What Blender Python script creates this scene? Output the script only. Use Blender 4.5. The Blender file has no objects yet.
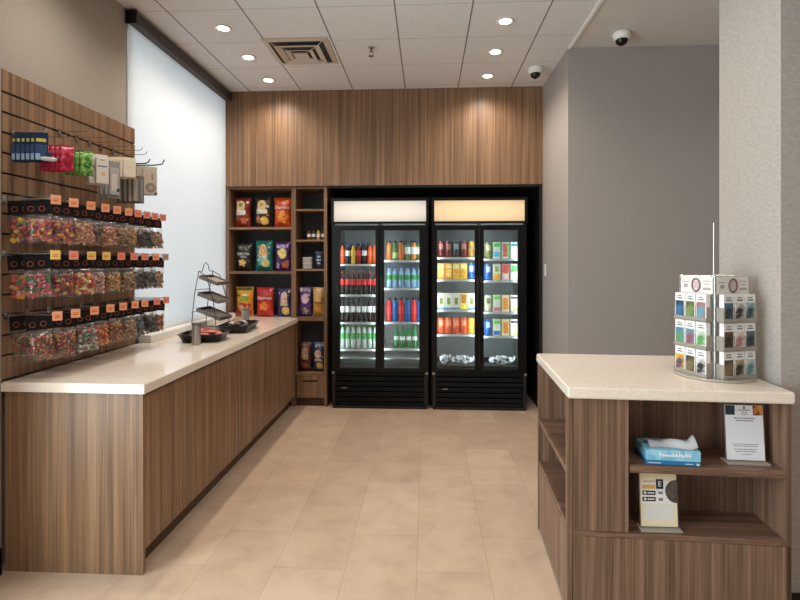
import bpy, bmesh, math, random
from mathutils import Vector, Matrix
random.seed(7)
scene = bpy.context.scene
COL = scene.collection
PI = math.pi

# ------------------------------------------------------------------ materials
MATS = {}
def lin(c):
    return tuple(((x/255)/12.92 if x/255 <= 0.04045 else ((x/255+0.055)/1.055)**2.4) for x in c)

def mat(name, rgb=(128, 128, 128), rough=0.5, metal=0.0, emit=None, estr=0.0, spec=None, coat=0.0):
    if name in MATS: return MATS[name]
    m = bpy.data.materials.new(name); m.use_nodes = True
    b = m.node_tree.nodes['Principled BSDF']
    b.inputs['Base Color'].default_value = (*lin(rgb), 1)
    b.inputs['Roughness'].default_value = rough
    b.inputs['Metallic'].default_value = metal
    if spec is not None: b.inputs['Specular IOR Level'].default_value = spec
    if coat: b.inputs['Coat Weight'].default_value = coat
    if emit:
        b.inputs['Emission Color'].default_value = (*lin(emit), 1)
        b.inputs['Emission Strength'].default_value = estr
    MATS[name] = m
    return m

def nt(m): return m.node_tree.nodes, m.node_tree.links, m.node_tree.nodes['Principled BSDF']

def ramp(nodes, stops, interp='LINEAR'):
    r = nodes.new('ShaderNodeValToRGB'); r.color_ramp.interpolation = interp
    el = r.color_ramp.elements
    el[0].position, el[0].color = stops[0][0], (*lin(stops[0][1]), 1)
    el[1].position, el[1].color = stops[-1][0], (*lin(stops[-1][1]), 1)
    for p, c in stops[1:-1]:
        e = el.new(p); e.color = (*lin(c), 1)
    return r

def noise_mat(name, stops, scale=(8, 8, 8), rough=0.5, detail=3, nscale=1.0, bump=0.0, coords='Position', interp='LINEAR', spec=None):
    if name in MATS: return MATS[name]
    m = mat(name, rough=rough, spec=spec); n, l, b = nt(m)
    if coords == 'Position':
        g = n.new('ShaderNodeNewGeometry'); src = g.outputs['Position']
    else:
        g = n.new('ShaderNodeTexCoord'); src = g.outputs['Object']
    mp = n.new('ShaderNodeMapping'); mp.inputs['Scale'].default_value = scale
    l.new(src, mp.inputs['Vector'])
    no = n.new('ShaderNodeTexNoise'); no.inputs['Scale'].default_value = nscale; no.inputs['Detail'].default_value = detail
    l.new(mp.outputs[0], no.inputs['Vector'])
    r = ramp(n, stops, interp); l.new(no.outputs['Fac'], r.inputs['Fac'])
    l.new(r.outputs['Color'], b.inputs['Base Color'])
    if bump:
        bp = n.new('ShaderNodeBump'); bp.inputs['Strength'].default_value = bump; bp.inputs['Distance'].default_value = 0.002
        l.new(no.outputs['Fac'], bp.inputs['Height']); l.new(bp.outputs[0], b.inputs['Normal'])
    return m

def wood(name, scale, dark=(88, 62, 44), mid=(134, 100, 74), light=(172, 134, 102), rough=0.42):
    m = mat(name, rough=rough); n, l, b = nt(m)
    g = n.new('ShaderNodeNewGeometry')
    outs = []
    for k, (fac, det) in enumerate(((1.0, 2), (4.6, 3))):
        mp = n.new('ShaderNodeMapping')
        mp.inputs['Scale'].default_value = tuple(s*fac if s > 3 else s*(1+k) for s in scale)
        l.new(g.outputs['Position'], mp.inputs['Vector'])
        no = n.new('ShaderNodeTexNoise'); no.inputs['Scale'].default_value = 1.0
        no.inputs['Detail'].default_value = det; no.inputs['Roughness'].default_value = 0.6
        l.new(mp.outputs[0], no.inputs['Vector']); outs.append(no.outputs['Fac'])
    mx = n.new('ShaderNodeMix'); mx.data_type = 'FLOAT'; mx.inputs['Factor'].default_value = 0.52
    l.new(outs[0], mx.inputs[2]); l.new(outs[1], mx.inputs[3])
    r = ramp(n, [(0.33, dark), (0.5, mid), (0.66, light)])
    l.new(mx.outputs[0], r.inputs['Fac']); l.new(r.outputs['Color'], b.inputs['Base Color'])
    return m

WOODV = wood('walnut_laminate_upright', (34, 34, 0.6), (86, 62, 43), (130, 99, 73), (164, 129, 98))
WOODH = wood('walnut_laminate_level', (0.6, 34, 34), (86, 62, 43), (130, 99, 73), (164, 129, 98))
WOODY = wood('walnut_laminate_lengthwise', (34, 0.6, 34), (86, 62, 43), (130, 99, 73), (164, 129, 98))
WOODR = wood('walnut_laminate_island', (36, 36, 0.7), (76, 56, 44), (116, 89, 72), (150, 118, 98))
WOODRH = wood('walnut_laminate_island_level', (0.7, 36, 36), (76, 56, 44), (112, 85, 69), (144, 112, 93))
WOODD = wood('dark_toe_kick_wood', (0.5, 20, 20), (52, 33, 22), (72, 47, 32), (92, 62, 42))
QUARTZ = noise_mat('pale_quartz', [(0.3, (226, 212, 197)), (0.7, (235, 222, 208))], (60, 60, 60), rough=0.14, detail=6)
WALL = noise_mat('taupe_wallcovering', [(0.3, (154, 147, 142)), (0.7, (163, 155, 150))], (60, 60, 200), rough=0.85, detail=4, bump=0.04)
WALLL = noise_mat('warm_grey_wallcovering', [(0.3, (160, 150, 139)), (0.7, (168, 158, 147))], (60, 60, 200), rough=0.85, detail=4, bump=0.04)
WALLP = noise_mat('light_linen_wallcovering', [(0.3, (158, 150, 143)), (0.7, (174, 166, 158))], (40, 40, 110), rough=0.85, detail=5, bump=0.03)
DRYWALL = noise_mat('painted_drywall', [(0.3, (206, 200, 194)), (0.7, (212, 206, 200))], (3, 3, 3), rough=0.9)
BLACK = mat('satin_black_metal', (9, 9, 10), 0.3, spec=0.3)
BLACKM = mat('matt_black_panel', (13, 13, 14), 0.6)
SLATE = mat('dark_slate_back_panel', (84, 88, 92), 0.6)
CHROME = mat('chrome_wire', (190, 190, 190), 0.25, 1.0)
STEEL = mat('brushed_steel', (176, 172, 164), 0.35, 0.9)
WIRE = mat('pewter_wire', (120, 118, 114), 0.4, 0.8)
WHITE = mat('white_plastic', (236, 234, 230), 0.4)
PAPER = mat('white_card', (235, 233, 230), 0.6)
LINER = mat('grey_cooler_liner', (150, 156, 154), 0.45)
SHELFW = mat('white_coated_shelf', (196, 198, 196), 0.4)
BRONZE = mat('dark_bronze_fascia', (62, 52, 46), 0.45)
DIFF = mat('beige_painted_diffuser', (196, 184, 170), 0.5)
GAP = mat('dark_gap', (20, 18, 17), 0.8)
INK = mat('black_ink', (20, 20, 22), 0.6)
GREYINK = mat('grey_ink', (120, 120, 124), 0.7)

def ceiling_mat():
    m = mat('grid_ceiling', rough=0.9); n, l, b = nt(m)
    g = n.new('ShaderNodeNewGeometry'); s = n.new('ShaderNodeSeparateXYZ'); l.new(g.outputs['Position'], s.inputs[0])
    def line(sock, origin, pitch, w):
        a = n.new('ShaderNodeMath'); a.operation = 'SUBTRACT'; a.inputs[1].default_value = origin - pitch*20
        l.new(sock, a.inputs[0])
        d = n.new('ShaderNodeMath'); d.operation = 'MODULO'; d.inputs[1].default_value = pitch; l.new(a.outputs[0], d.inputs[0])
        c = n.new('ShaderNodeMath'); c.operation = 'LESS_THAN'; c.inputs[1].default_value = w; l.new(d.outputs[0], c.inputs[0])
        return c.outputs[0]
    lx = line(s.outputs[0], -1.302, 0.537, 0.011)
    ly = line(s.outputs[1], 3.505, 0.53, 0.006)
    no = n.new('ShaderNodeTexNoise'); no.inputs['Scale'].default_value = 60; no.inputs['Detail'].default_value = 4
    l.new(g.outputs['Position'], no.inputs['Vector'])
    r = ramp(n, [(0.3, (216, 214, 213)), (0.7, (226, 224, 223))]); l.new(no.outputs['Fac'], r.inputs['Fac'])
    m1 = n.new('ShaderNodeMix'); m1.data_type = 'RGBA'; l.new(ly, m1.inputs['Factor'])
    l.new(r.outputs['Color'], m1.inputs[6]); m1.inputs[7].default_value = (*lin((176, 170, 164)), 1)
    m2 = n.new('ShaderNodeMix'); m2.data_type = 'RGBA'; l.new(lx, m2.inputs['Factor'])
    l.new(m1.outputs[2], m2.inputs[6]); m2.inputs[7].default_value = (*lin((120, 114, 108)), 1)
    l.new(m2.outputs[2], b.inputs['Base Color'])
    return m
CEIL = ceiling_mat()

def floor_mat():
    m = mat('beige_stone_tile', rough=0.42); n, l, b = nt(m)
    g = n.new('ShaderNodeNewGeometry'); s = n.new('ShaderNodeSeparateXYZ'); l.new(g.outputs['Position'], s.inputs[0])
    c = n.new('ShaderNodeCombineXYZ'); l.new(s.outputs[1], c.inputs[0]); l.new(s.outputs[0], c.inputs[1])
    mp = n.new('ShaderNodeMapping'); mp.inputs['Location'].default_value = (0.17, 0.40, 0); l.new(c.outputs[0], mp.inputs['Vector'])
    br = n.new('ShaderNodeTexBrick'); br.offset = 0.5
    br.inputs['Scale'].default_value = 1.0; br.inputs['Brick Width'].default_value = 0.66; br.inputs['Row Height'].default_value = 0.35
    br.inputs['Mortar Size'].default_value = 0.0022; br.inputs['Mortar Smooth'].default_value = 0.3; br.inputs['Bias'].default_value = 0
    br.inputs['Color1'].default_value = (*lin((202, 178, 156)), 1); br.inputs['Color2'].default_value = (*lin((189, 164, 142)), 1)
    br.inputs['Mortar'].default_value = (*lin((175, 150, 129)), 1)
    l.new(mp.outputs[0], br.inputs['Vector'])
    no = n.new('ShaderNodeTexNoise'); no.inputs['Scale'].default_value = 5.0; no.inputs['Detail'].default_value = 8
    no.inputs['Roughness'].default_value = 0.62
    l.new(g.outputs['Position'], no.inputs['Vector'])
    r = ramp(n, [(0.3, (196, 188, 180)), (0.52, (232, 226, 220)), (0.75, (255, 250, 244))]); l.new(no.outputs['Fac'], r.inputs['Fac'])
    mx = n.new('ShaderNodeMix'); mx.data_type = 'RGBA'; mx.blend_type = 'MULTIPLY'; mx.inputs['Factor'].default_value = 0.55
    l.new(br.outputs['Color'], mx.inputs[6]); l.new(r.outputs['Color'], mx.inputs[7])
    l.new(mx.outputs[2], b.inputs['Base Color'])
    return m
FLOOR = floor_mat()

def clear_mat(name, rgb=(255, 255, 255), gloss=0.1, rough=0.05, body=0.0, bodyc=(255, 255, 255)):
    if name in MATS: return MATS[name]
    m = bpy.data.materials.new(name); m.use_nodes = True; n, l = m.node_tree.nodes, m.node_tree.links
    n.clear(); o = n.new('ShaderNodeOutputMaterial')
    t = n.new('ShaderNodeBsdfTransparent'); t.inputs[0].default_value = (*lin(rgb), 1)
    g = n.new('ShaderNodeBsdfGlossy'); g.inputs['Roughness'].default_value = rough
    x = n.new('ShaderNodeMixShader'); x.inputs[0].default_value = gloss
    l.new(t.outputs[0], x.inputs[1]); l.new(g.outputs[0], x.inputs[2]); last = x
    if body:
        d = n.new('ShaderNodeBsdfDiffuse'); d.inputs[0].default_value = (*lin(bodyc), 1)
        y = n.new('ShaderNodeMixShader'); y.inputs[0].default_value = body
        l.new(x.outputs[0], y.inputs[1]); l.new(d.outputs[0], y.inputs[2]); last = y
    l.new(last.outputs[0], o.inputs[0]); MATS[name] = m
    return m
GLASS = clear_mat('cooler_glass', (236, 240, 240), 0.03, 0.02)
WINGLASS = clear_mat('window_glass', (245, 250, 250), 0.05, 0.02)
FILM = clear_mat('clear_bag_film', (248, 248, 248), 0.06, 0.2, 0.02)
ACRYL = clear_mat('clear_acrylic', (240, 242, 240), 0.10, 0.08, 0.06)
BLISTER = clear_mat('clear_blister', (240, 240, 240), 0.14, 0.2, 0.12)
WRAP = clear_mat('clear_shrink_wrap', (240, 244, 246), 0.2, 0.25, 0.3)

def shade_mat():
    m = bpy.data.materials.new('white_shade_fabric'); m.use_nodes = True; n, l = m.node_tree.nodes, m.node_tree.links
    n.clear(); o = n.new('ShaderNodeOutputMaterial')
    t = n.new('ShaderNodeBsdfTranslucent'); d = n.new('ShaderNodeBsdfDiffuse'); x = n.new('ShaderNodeMixShader')
    t.inputs[0].default_value = (0.86, 0.88, 0.9, 1); d.inputs[0].default_value = (0.82, 0.82, 0.82, 1); x.inputs[0].default_value = 0.5
    l.new(t.outputs[0], x.inputs[1]); l.new(d.outputs[0], x.inputs[2]); l.new(x.outputs[0], o.inputs[0])
    return m
SHADE = shade_mat()

# ------------------------------------------------------------------ mesh helpers
def obj(name, bm, material, parent=None, loc=None, rot=None, smooth=False, kind=None, label=None):
    me = bpy.data.meshes.new(name)
    bmesh.ops.recalc_face_normals(bm, faces=bm.faces[:])
    if smooth:
        for f in bm.faces: f.smooth = True
    bm.to_mesh(me); bm.free()
    for mm in (material if isinstance(material, (list, tuple)) else [material]): me.materials.append(mm)
    o = bpy.data.objects.new(name, me); COL.objects.link(o)
    if parent: o.parent = parent
    if loc: o.location = loc
    if rot: o.rotation_euler = rot
    if kind: o['kind'] = kind
    if label: o['label'] = label
    return o

def tag(o, label, cat, group=None):
    o['label'] = label; o['category'] = cat
    if group: o['group'] = group
    return o

def thing(name, label, cat, loc=(0, 0, 0), rz=0.0, group=None, rot=None):
    o = bpy.data.objects.new(name, None); COL.objects.link(o); o.empty_display_size = 0.05
    o.location = loc; o.rotation_euler = rot if rot else (0, 0, rz)
    return tag(o, label, cat, group)

def copy_tree(o, parent=None):
    c = o.copy(); COL.objects.link(c); c.parent = parent
    for ch in list(o.children): copy_tree(ch, c)
    return c

def box(bm, x0, x1, y0, y1, z0, z1, bev=0.0, mi=0):
    vs = [bm.verts.new(p) for p in ((x0, y0, z0), (x1, y0, z0), (x1, y1, z0), (x0, y1, z0), (x0, y0, z1), (x1, y0, z1), (x1, y1, z1), (x0, y1, z1))]
    fs = [bm.faces.new([vs[i] for i in q]) for q in ((3, 2, 1, 0), (4, 5, 6, 7), (0, 1, 5, 4), (1, 2, 6, 5), (2, 3, 7, 6), (3, 0, 4, 7))]
    for f in fs: f.material_index = mi
    if bev:
        es = list({e for f in fs for e in f.edges})
        bmesh.ops.bevel(bm, geom=es, offset=bev, segments=2, profile=0.5, affect='EDGES')
    return fs

def B(*boxes, bev=0.0):
    bm = bmesh.new()
    for b in boxes: box(bm, *b, bev=bev)
    return bm

def tube(bm, pts, r, seg=8, closed=False):
    pts = [Vector(p) for p in pts]; n = len(pts); rings = []
    up = None
    for i, p in enumerate(pts):
        if closed: t = (pts[(i+1) % n] - pts[i-1]).normalized()
        else: t = (pts[min(i+1, n-1)] - pts[max(i-1, 0)]).normalized()
        if up is None: up = t.orthogonal().normalized()
        up = (up - t*up.dot(t))
        up = up.normalized() if up.length > 1e-6 else t.orthogonal().normalized()
        w = t.cross(up)
        rr = r[i] if isinstance(r, (list, tuple)) else r
        rings.append([bm.verts.new(p + (up*math.cos(2*PI*k/seg) + w*math.sin(2*PI*k/seg))*rr) for k in range(seg)])
    m = n if closed else n-1
    for i in range(m):
        a, b = rings[i], rings[(i+1) % n]
        for k in range(seg): bm.faces.new((a[k], a[(k+1) % seg], b[(k+1) % seg], b[k]))
    if not closed:
        bm.faces.new(rings[0][::-1]); bm.faces.new(rings[-1])
    return bm

def T(*paths, r=0.002, seg=6):
    bm = bmesh.new()
    for p in paths: tube(bm, p, r, seg)
    return bm

def lathe(bm, prof, seg=20, cx=0, cy=0, cz=0):
    rings = []
    for r, z in prof:
        if r < 1e-6: rings.append([bm.verts.new((cx, cy, cz+z))])
        else: rings.append([bm.verts.new((cx + r*math.cos(2*PI*k/seg), cy + r*math.sin(2*PI*k/seg), cz+z)) for k in range(seg)])
    for a, b in zip(rings, rings[1:]):
        if len(a) == 1 and len(b) == 1: continue
        for k in range(seg):
            k2 = (k+1) % seg
            if len(a) == 1: bm.faces.new((a[0], b[k2], b[k]))
            elif len(b) == 1: bm.faces.new((a[k], a[k2], b[0]))
            else: bm.faces.new((a[k], a[k2], b[k2], b[k]))
    return bm
def LA(prof, seg=20): return lathe(bmesh.new(), prof, seg)

def prism(pts, z0, z1):
    bm = bmesh.new()
    a = [bm.verts.new((x, y, z0)) for x, y in pts]; b = [bm.verts.new((x, y, z1)) for x, y in pts]; n = len(pts)
    bm.faces.new(a[::-1]); bm.faces.new(b)
    for i in range(n): bm.faces.new((a[i], a[(i+1) % n], b[(i+1) % n], b[i]))
    return bm

def bevelled(bm, w, seg=2):
    bmesh.ops.bevel(bm, geom=bm.edges[:], offset=w, segments=seg, profile=0.5, affect='EDGES'); return bm

def text_bm(s, size, depth=0.0006, width=None, shear=0.0):
    """upright lettering facing -y, centred on the origin"""
    cu = bpy.data.curves.new('lettering', 'FONT'); cu.body = s; cu.size = size; cu.extrude = depth; cu.resolution_u = 2
    cu.align_x = 'CENTER'; cu.align_y = 'CENTER'; cu.shear = shear
    o = bpy.data.objects.new('lettering', cu); COL.objects.link(o)
    me = bpy.data.meshes.new_from_object(o.evaluated_get(bpy.context.evaluated_depsgraph_get()))
    bm = bmesh.new(); bm.from_mesh(me)
    bpy.data.objects.remove(o); bpy.data.curves.remove(cu); bpy.data.meshes.remove(me)
    xs = [v.co.x for v in bm.verts]
    k = width/(max(xs)-min(xs)) if width else 1.0
    for v in bm.verts: v.co = Vector((v.co.x*k, -v.co.z, v.co.y))
    return bm

def moved(bm, x=0, y=0, z=0):
    for v in bm.verts: v.co += Vector((x, y, z))
    return bm

def struct(name, bm, m): return obj(name, bm, m, kind='structure')

ORD = ['first', 'second', 'third', 'fourth', 'fifth', 'sixth', 'seventh', 'eighth', 'ninth', 'tenth', 'eleventh']

# ------------------------------------------------------------------ the room
ZC = 3.27
LW, RW, YB, YREAR = -2.10, 3.3, 5.234, -3.6
struct('floor', B((LW-0.4, RW+0.2, YREAR-0.2, 6.2, -0.1, 0.0)), FLOOR)
struct('ceiling', B((LW-0.4, 1.165, YREAR-0.2, 6.2, ZC, ZC+0.1)), CEIL)
struct('ceiling_drywall', B((1.185, RW+0.2, YREAR-0.2, 4.285, ZC, ZC+0.1)), DRYWALL)
struct('trim_1', B((1.165, 1.187, YREAR-0.2, 4.285, ZC-0.012, ZC+0.1)), WHITE)
WY0, WY1, WZ0, WZ1 = 3.475, 5.20, 0.975, 3.18
WT = 0.08
struct('wall_left', B((LW-WT, LW, 2.352, WY0, 0, ZC), (LW-WT, LW, WY0, WY1, 0, WZ0), (LW-WT, LW, WY0, WY1, WZ1, ZC), (LW-WT, LW, WY1, 6.1, 0, ZC)), WALLL)
VY0, VY1, VZ0, VZ1 = -1.2, 1.9, 0.25, 2.85
struct('wall_left_near', B((LW-WT, -2.05, VY1, 2.3515, 0, ZC), (LW-WT, -2.05, YREAR, VY0, 0, ZC), (LW-WT, -2.05, VY0, VY1, 0, VZ0), (LW-WT, -2.05, VY0, VY1, VZ1, ZC)), WALLL)
struct('wall_back', B((LW, 1.165, 6.0, 6.1, 0, ZC)), BLACKM)
struct('wall_right_return', B((1.165, 1.30, 4.285, 6.1, 0, ZC)), WALL)
struct('wall_alcove', B((1.30, RW, 4.285, 4.42, 0, ZC)), WALL)
struct('wall_right', B((RW, RW+0.15, YREAR, 4.42, 0, ZC)), WALL)
struct('wall_pillar', B((1.498, 2.3, 2.244, 2.70, 0, ZC)), WALLP)
struct('wall_rear', B((LW-WT, RW+0.15, YREAR-0.15, YREAR, 0, ZC)), WALL)
fr = [(LW-0.07, LW-0.03, VY0, VY1, z, z+0.04) for z in (VZ0, VZ1-0.04)] + [(LW-0.07, LW-0.03, y, y+0.04, VZ0+0.04, VZ1-0.04) for y in (VY0, 0.33, VY1-0.04)]
w2 = struct('added_window', B(*fr), BRONZE)  # unseen window, added to let ambient fill light into the room
obj('pane', B((LW-0.055, LW-0.049, VY0+0.04, VY1-0.04, VZ0+0.04, VZ1-0.04)), WINGLASS, w2)
fr = [(LW-0.07, LW-0.045, WY0, WY1, z, z+0.02) for z in (WZ0, WZ1-0.02)] + [(LW-0.07, LW-0.045, y, y+0.02, WZ0+0.02, WZ1-0.02) for y in (WY0, WY1-0.02)]
w1 = struct('window_1', B(*fr), WHITE)
obj('pane', B((LW-0.06, LW-0.054, WY0+0.02, WY1-0.02, WZ0+0.02, WZ1-0.02)), WINGLASS, w1)
struct('baseboard_left', B((-2.05, -2.038, YREAR, 2.345, 0, 0.13)), BLACK)
struct('baseboard_alcove', B((1.30, RW, 4.27, 4.285, 0, 0.10)), BLACK)
struct('trim_2', bevelled(B((LW+0.014, -1.985, 3.575, 5.20, 0.9205, 0.972)), 0.004), WHITE)        # window stool on the worktop
struct('baseboard_pillar', B((1.492, 2.3, 2.232, 2.244, 0, 0.10)), BLACK)

# roller shade
t = thing('roller_shade', 'white roller shade drawn down over the window behind the counter', 'window shade', (-2.088, 4.33, 0))
obj('fabric', B((-0.004, -0.002, -0.865, 0.868, 0.975, 3.185)), SHADE, t)
obj('cassette', bevelled(B((-0.008, 0.062, -0.868, 0.868, 3.172, 3.250)), 0.008), BRONZE, t)
obj('end_cap', bevelled(B((-0.008, 0.072, -0.893, -0.869, 3.160, 3.256)), 0.006), BLACK, t)
obj('hem_bar', B((-0.006, 0.003, -0.865, 0.868, 0.974, 0.990)), WHITE, t)

# wood bulkhead over shelves and coolers
tag(obj('bulkhead', B((-2.098, 1.163, 5.20, 5.998, 2.285, ZC-0.001)), WOODV), 'tall walnut bulkhead panel spanning the wall above shelves and drink coolers', 'wall panel')

# black alcove lining round the coolers
t = thing('cooler_surround', 'black panel surround lining the recess round the two drink coolers', 'panel', (0, 0, 0))
obj('back_panel', B((-1.03, 1.16, 5.975, 5.995, 0, 2.283)), BLACKM, t)
obj('side_panel', B((1.135, 1.163, 5.215, 5.975, 0, 2.283)), BLACKM, t)
obj('top_panel', B((-1.03, 1.135, 5.215, 5.975, 2.262, 2.283)), BLACKM, t)

# slatwall
bm = bmesh.new()
zs = [0.925] + [2.326 - 0.0985*k for k in range(14, -1, -1) if 2.326-0.0985*k > 0.95] + [2.44]
box(bm, -2.095, -2.058, 2.356, 3.48, 0.925, 2.437, mi=1)
for a, b in zip(zs, zs[1:]): box(bm, -2.058, -2.05, 2.356, 3.48, a+0.005, b-0.005, bev=0.0015)
box(bm, -2.095, -2.05, 2.3525, 2.356, 0.925, 2.437)
tag(obj('slatwall_panel', bm, [WOODV, GAP]), 'walnut slatwall board with dark grooves holding the candy pegs', 'display panel')

# ------------------------------------------------------------------ left counter
t = thing('base_cabinet', 'long walnut base cabinet run under the white worktop along the window', 'cabinet', (-1.70, 3.80, 0))
def L(*bs, bev=0.0, ox=-1.70, oy=3.80): return B(*[(a-ox, b-ox, c-oy, d-oy, e, f) for a, b, c, d, e, f in bs], bev=bev)
obj('end_panel', L((-2.046, -1.358, 2.372, 2.392, 0, 0.874)), WOODV, t)
obj('carcass', L((-2.022, -1.385, 2.394, 5.16, 0.11, 0.858)), WOODD, t)
obj('toe_kick', L((-1.44, -1.42, 2.394, 5.20, 0, 0.109)), WOODD, t)
ys = [2.394 + (5.205-2.394)/5*k for k in range(6)]
for a, b in zip(ys, ys[1:]):
    obj('door', L((-1.383, -1.362, a+0.0012, b-0.0012, 0.112, 0.857), bev=0.001), WOODV, t)
wt = prism([(-2.049, 2.352), (-1.333, 2.340), (-1.335, 5.226), (-1.416, 5.226), (-1.416, 5.57), (-2.095, 5.57), (-2.095, 3.6), (-2.049, 3.55)], 0.876, 0.92)
bmesh.ops.bevel(wt, geom=[e for e in wt.edges if abs(e.verts[0].co.z-e.verts[1].co.z) < 1e-6 and e.verts[0].co.z > 0.9], offset=0.004, segments=2, affect='EDGES')
tag(obj('worktop', wt, QUARTZ), 'long white stone worktop under the candy pegs by the window', 'worktop')

# ------------------------------------------------------------------ shelving
t = thing('shelving_unit', 'tall open walnut shelving beside the coolers holding chip bags', 'shelves', (-1.55, 5.234, 0))
def S(*bs, bev=0.0): return L(*bs, bev=bev, ox=-1.55, oy=5.234)
obj('side_panel', S((-2.097, -2.066, 5.234, 5.60, 0.9205, 2.283)), WOODV, t)
obj('divider', S((-1.409, -1.362, 5.234, 5.60, 0.0, 2.283)), WOODV, t)
obj('side_panel', S((-1.066, -1.034, 5.234, 5.60, 0.0, 2.283)), WOODV, t)
obj('back_panel', S((-2.066, -1.409, 5.585, 5.60, 0.9205, 2.283), (-1.362, -1.066, 5.585, 5.60, 0.09, 2.283)), SLATE, t)
for z in (1.865, 1.402): obj('shelf', S((-2.066, -1.409, 5.238, 5.585, z-0.024, z)), WOODH, t)
obj('top_board', S((-2.066, -1.409, 5.236, 5.585, 2.262, 2.283), (-1.362, -1.066, 5.236, 5.585, 2.262, 2.283)), WOODH, t)
for z in (2.05, 1.733, 1.427, 0.925): obj('shelf', S((-1.362, -1.066, 5.238, 5.585, z-(0.02 if z > 1 else 0.035), z)), WOODH, t)
obj('base_board', S((-1.362, -1.066, 5.238, 5.585, 0.325, 0.347)), WOODH, t)
d = obj('drawer', S((-1.350, -1.068, 5.236, 5.254, 0.092, 0.322), bev=0.001), WOODV, t)
obj('pull_slot', S((-1.285, -1.135, 5.233, 5.2362, 0.256, 0.272)), GAP, d)
obj('toe_kick', S((-1.362, -1.066, 5.27, 5.29, 0, 0.09)), WOODD, t)

# ------------------------------------------------------------------ chip bags
def bag_front(u, v, W, H, D):
    """u,v in 0..1 over the front of a pillow bag -> local point, front faces -y, stands on z=0"""
    vv = min(max((v-0.05)/0.90, 0), 1)
    prof = (max(0, 1-abs(2*u-1)**2.6))**0.6 * (math.sin(PI*vv))**0.42 if 0 < vv < 1 else 0
    pin = 1 - 0.09*(math.sin(PI*vv))**0.8
    wob = 0.004*math.sin(9*u+3*v*7)*prof
    return Vector(((u-0.5)*W*pin, -(0.0015 + D/2*prof + wob), v*H))

def bag_bm(W, H, D, nu=14, nv=20):
    bm = bmesh.new(); F = []; K = []
    for j in range(nv+1):
        F.append([bm.verts.new(bag_front(i/nu, j/nv, W, H, D)) for i in range(nu+1)])
        r = []
        for i in range(nu+1):
            p = bag_front(i/nu, j/nv, W, H, D); r.append(bm.verts.new((p.x, -p.y, p.z)))
        K.append(r)
    for j in range(nv):
        for i in range(nu):
            bm.faces.new((F[j][i], F[j][i+1], F[j+1][i+1], F[j+1][i])); bm.faces.new((K[j][i+1], K[j][i], K[j+1][i], K[j+1][i+1]))
        bm.faces.new((F[j][0], F[j+1][0], K[j+1][0], K[j][0])); bm.faces.new((F[j][nu], K[j][nu], K[j+1][nu], F[j+1][nu]))
    for i in range(nu):
        bm.faces.new((F[0][i+1], F[0][i], K[0][i], K[0][i+1])); bm.faces.new((F[nv][i], F[nv][i+1], K[nv][i+1], K[nv][i]))
    return bm

def bag_patch(W, H, D, uc, vc, ru, rv, shape='oval', off=0.0018):
    bm = bmesh.new(); n = 22
    c = bm.verts.new(bag_front(uc, vc, W, H, D) - Vector((0, off, 0))); prev = None; rings = []
    for rr in (0.35, 0.7, 1.0):
        ring = []
        for k in range(n):
            a = 2*PI*k/n; x, y = math.cos(a), math.sin(a)
            if shape == 'rect':
                s = 1/max(abs(x), abs(y)); x, y = x*s, y*s
            elif shape == 'arch':
                if y < 0: s = 1/max(abs(x), abs(y)); x, y = x*s, y*s
            elif shape == 'blob':
                s = 0.82+0.18*math.sin(5*a+1); x, y = x*s, y*s
            p = bag_front(uc+ru*rr*x, vc+rv*rr*y, W, H, D) - Vector((0, off, 0)); ring.append(bm.verts.new(p))
        rings.append(ring)
    for k in range(n): bm.faces.new((c, rings[0][k], rings[0][(k+1) % n]))
    for a, b in zip(rings, rings[1:]):
        for k in range(n): bm.faces.new((a[k], b[k], b[(k+1) % n], a[(k+1) % n]))
    return bm

def chips(x, y, z, W, H, D, label, base, patches, text=None, group='chip bags on the shelves', rz=0.0):
    """patches: (name, shape, uc, vc, ru, rv, (c1, c2))"""
    W *= 1.07
    t = thing('chip_bag', label, 'chip bag', (x, y, z), rz, group)
    m = noise_mat('foil_%d_%d_%d' % base[0], [(0.35, base[0]), (0.65, base[1])], (14, 14, 22), rough=0.3, detail=2, coords='Object')
    obj('film', bag_bm(W, H, D), m, t, smooth=True)
    for k, (nm, sh, uc, vc, ru, rv, cc) in enumerate(patches):
        pm = noise_mat('print_%d_%d_%d_%d_%d' % (*cc[0], cc[1][0], cc[1][2]), [(0.4, cc[0]), (0.6, cc[1])], (60, 60, 60), rough=0.4, detail=2, coords='Object')
        obj(nm, bag_patch(W, H, D, uc, vc, ru, rv, sh, 0.0012+0.0007*k), pm, t)
    rnd = random.Random(int(abs(x)*1e4)+int(z*100)); k = len(patches)
    for q in range(7):          # small busy print round the main pictures
        cc = patches[q % len(patches)][6]
        obj('print_accent', bag_patch(W, H, D, rnd.choice((0.16, 0.2, 0.84, 0.8, rnd.uniform(0.25, 0.75))), rnd.uniform(0.12, 0.9), rnd.uniform(0.04, 0.11), rnd.uniform(0.012, 0.04), rnd.choice(('blob', 'oval', 'rect')), 0.0009+0.00004*q),
            noise_mat('print_%d_%d_%d_%d_%d' % (*cc[0], cc[1][0], cc[1][2]), [(0.4, cc[0]), (0.6, cc[1])], (60, 60, 60), rough=0.4, detail=2, coords='Object'), t)
    if text:
        s, vc, wd, colr, size = text
        bm = text_bm(s, size, 0.0004, wd)
        for v in bm.verts:
            p = bag_front(0.5+v.co.x/W, vc+v.co.z/H, W, H, D); v.co = Vector((v.co.x, p.y-0.0075+v.co.y, vc*H+v.co.z))
        obj('lettering', bm, mat('bag_lettering_%d_%d_%d' % colr, colr, 0.5), t)
    return t

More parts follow.
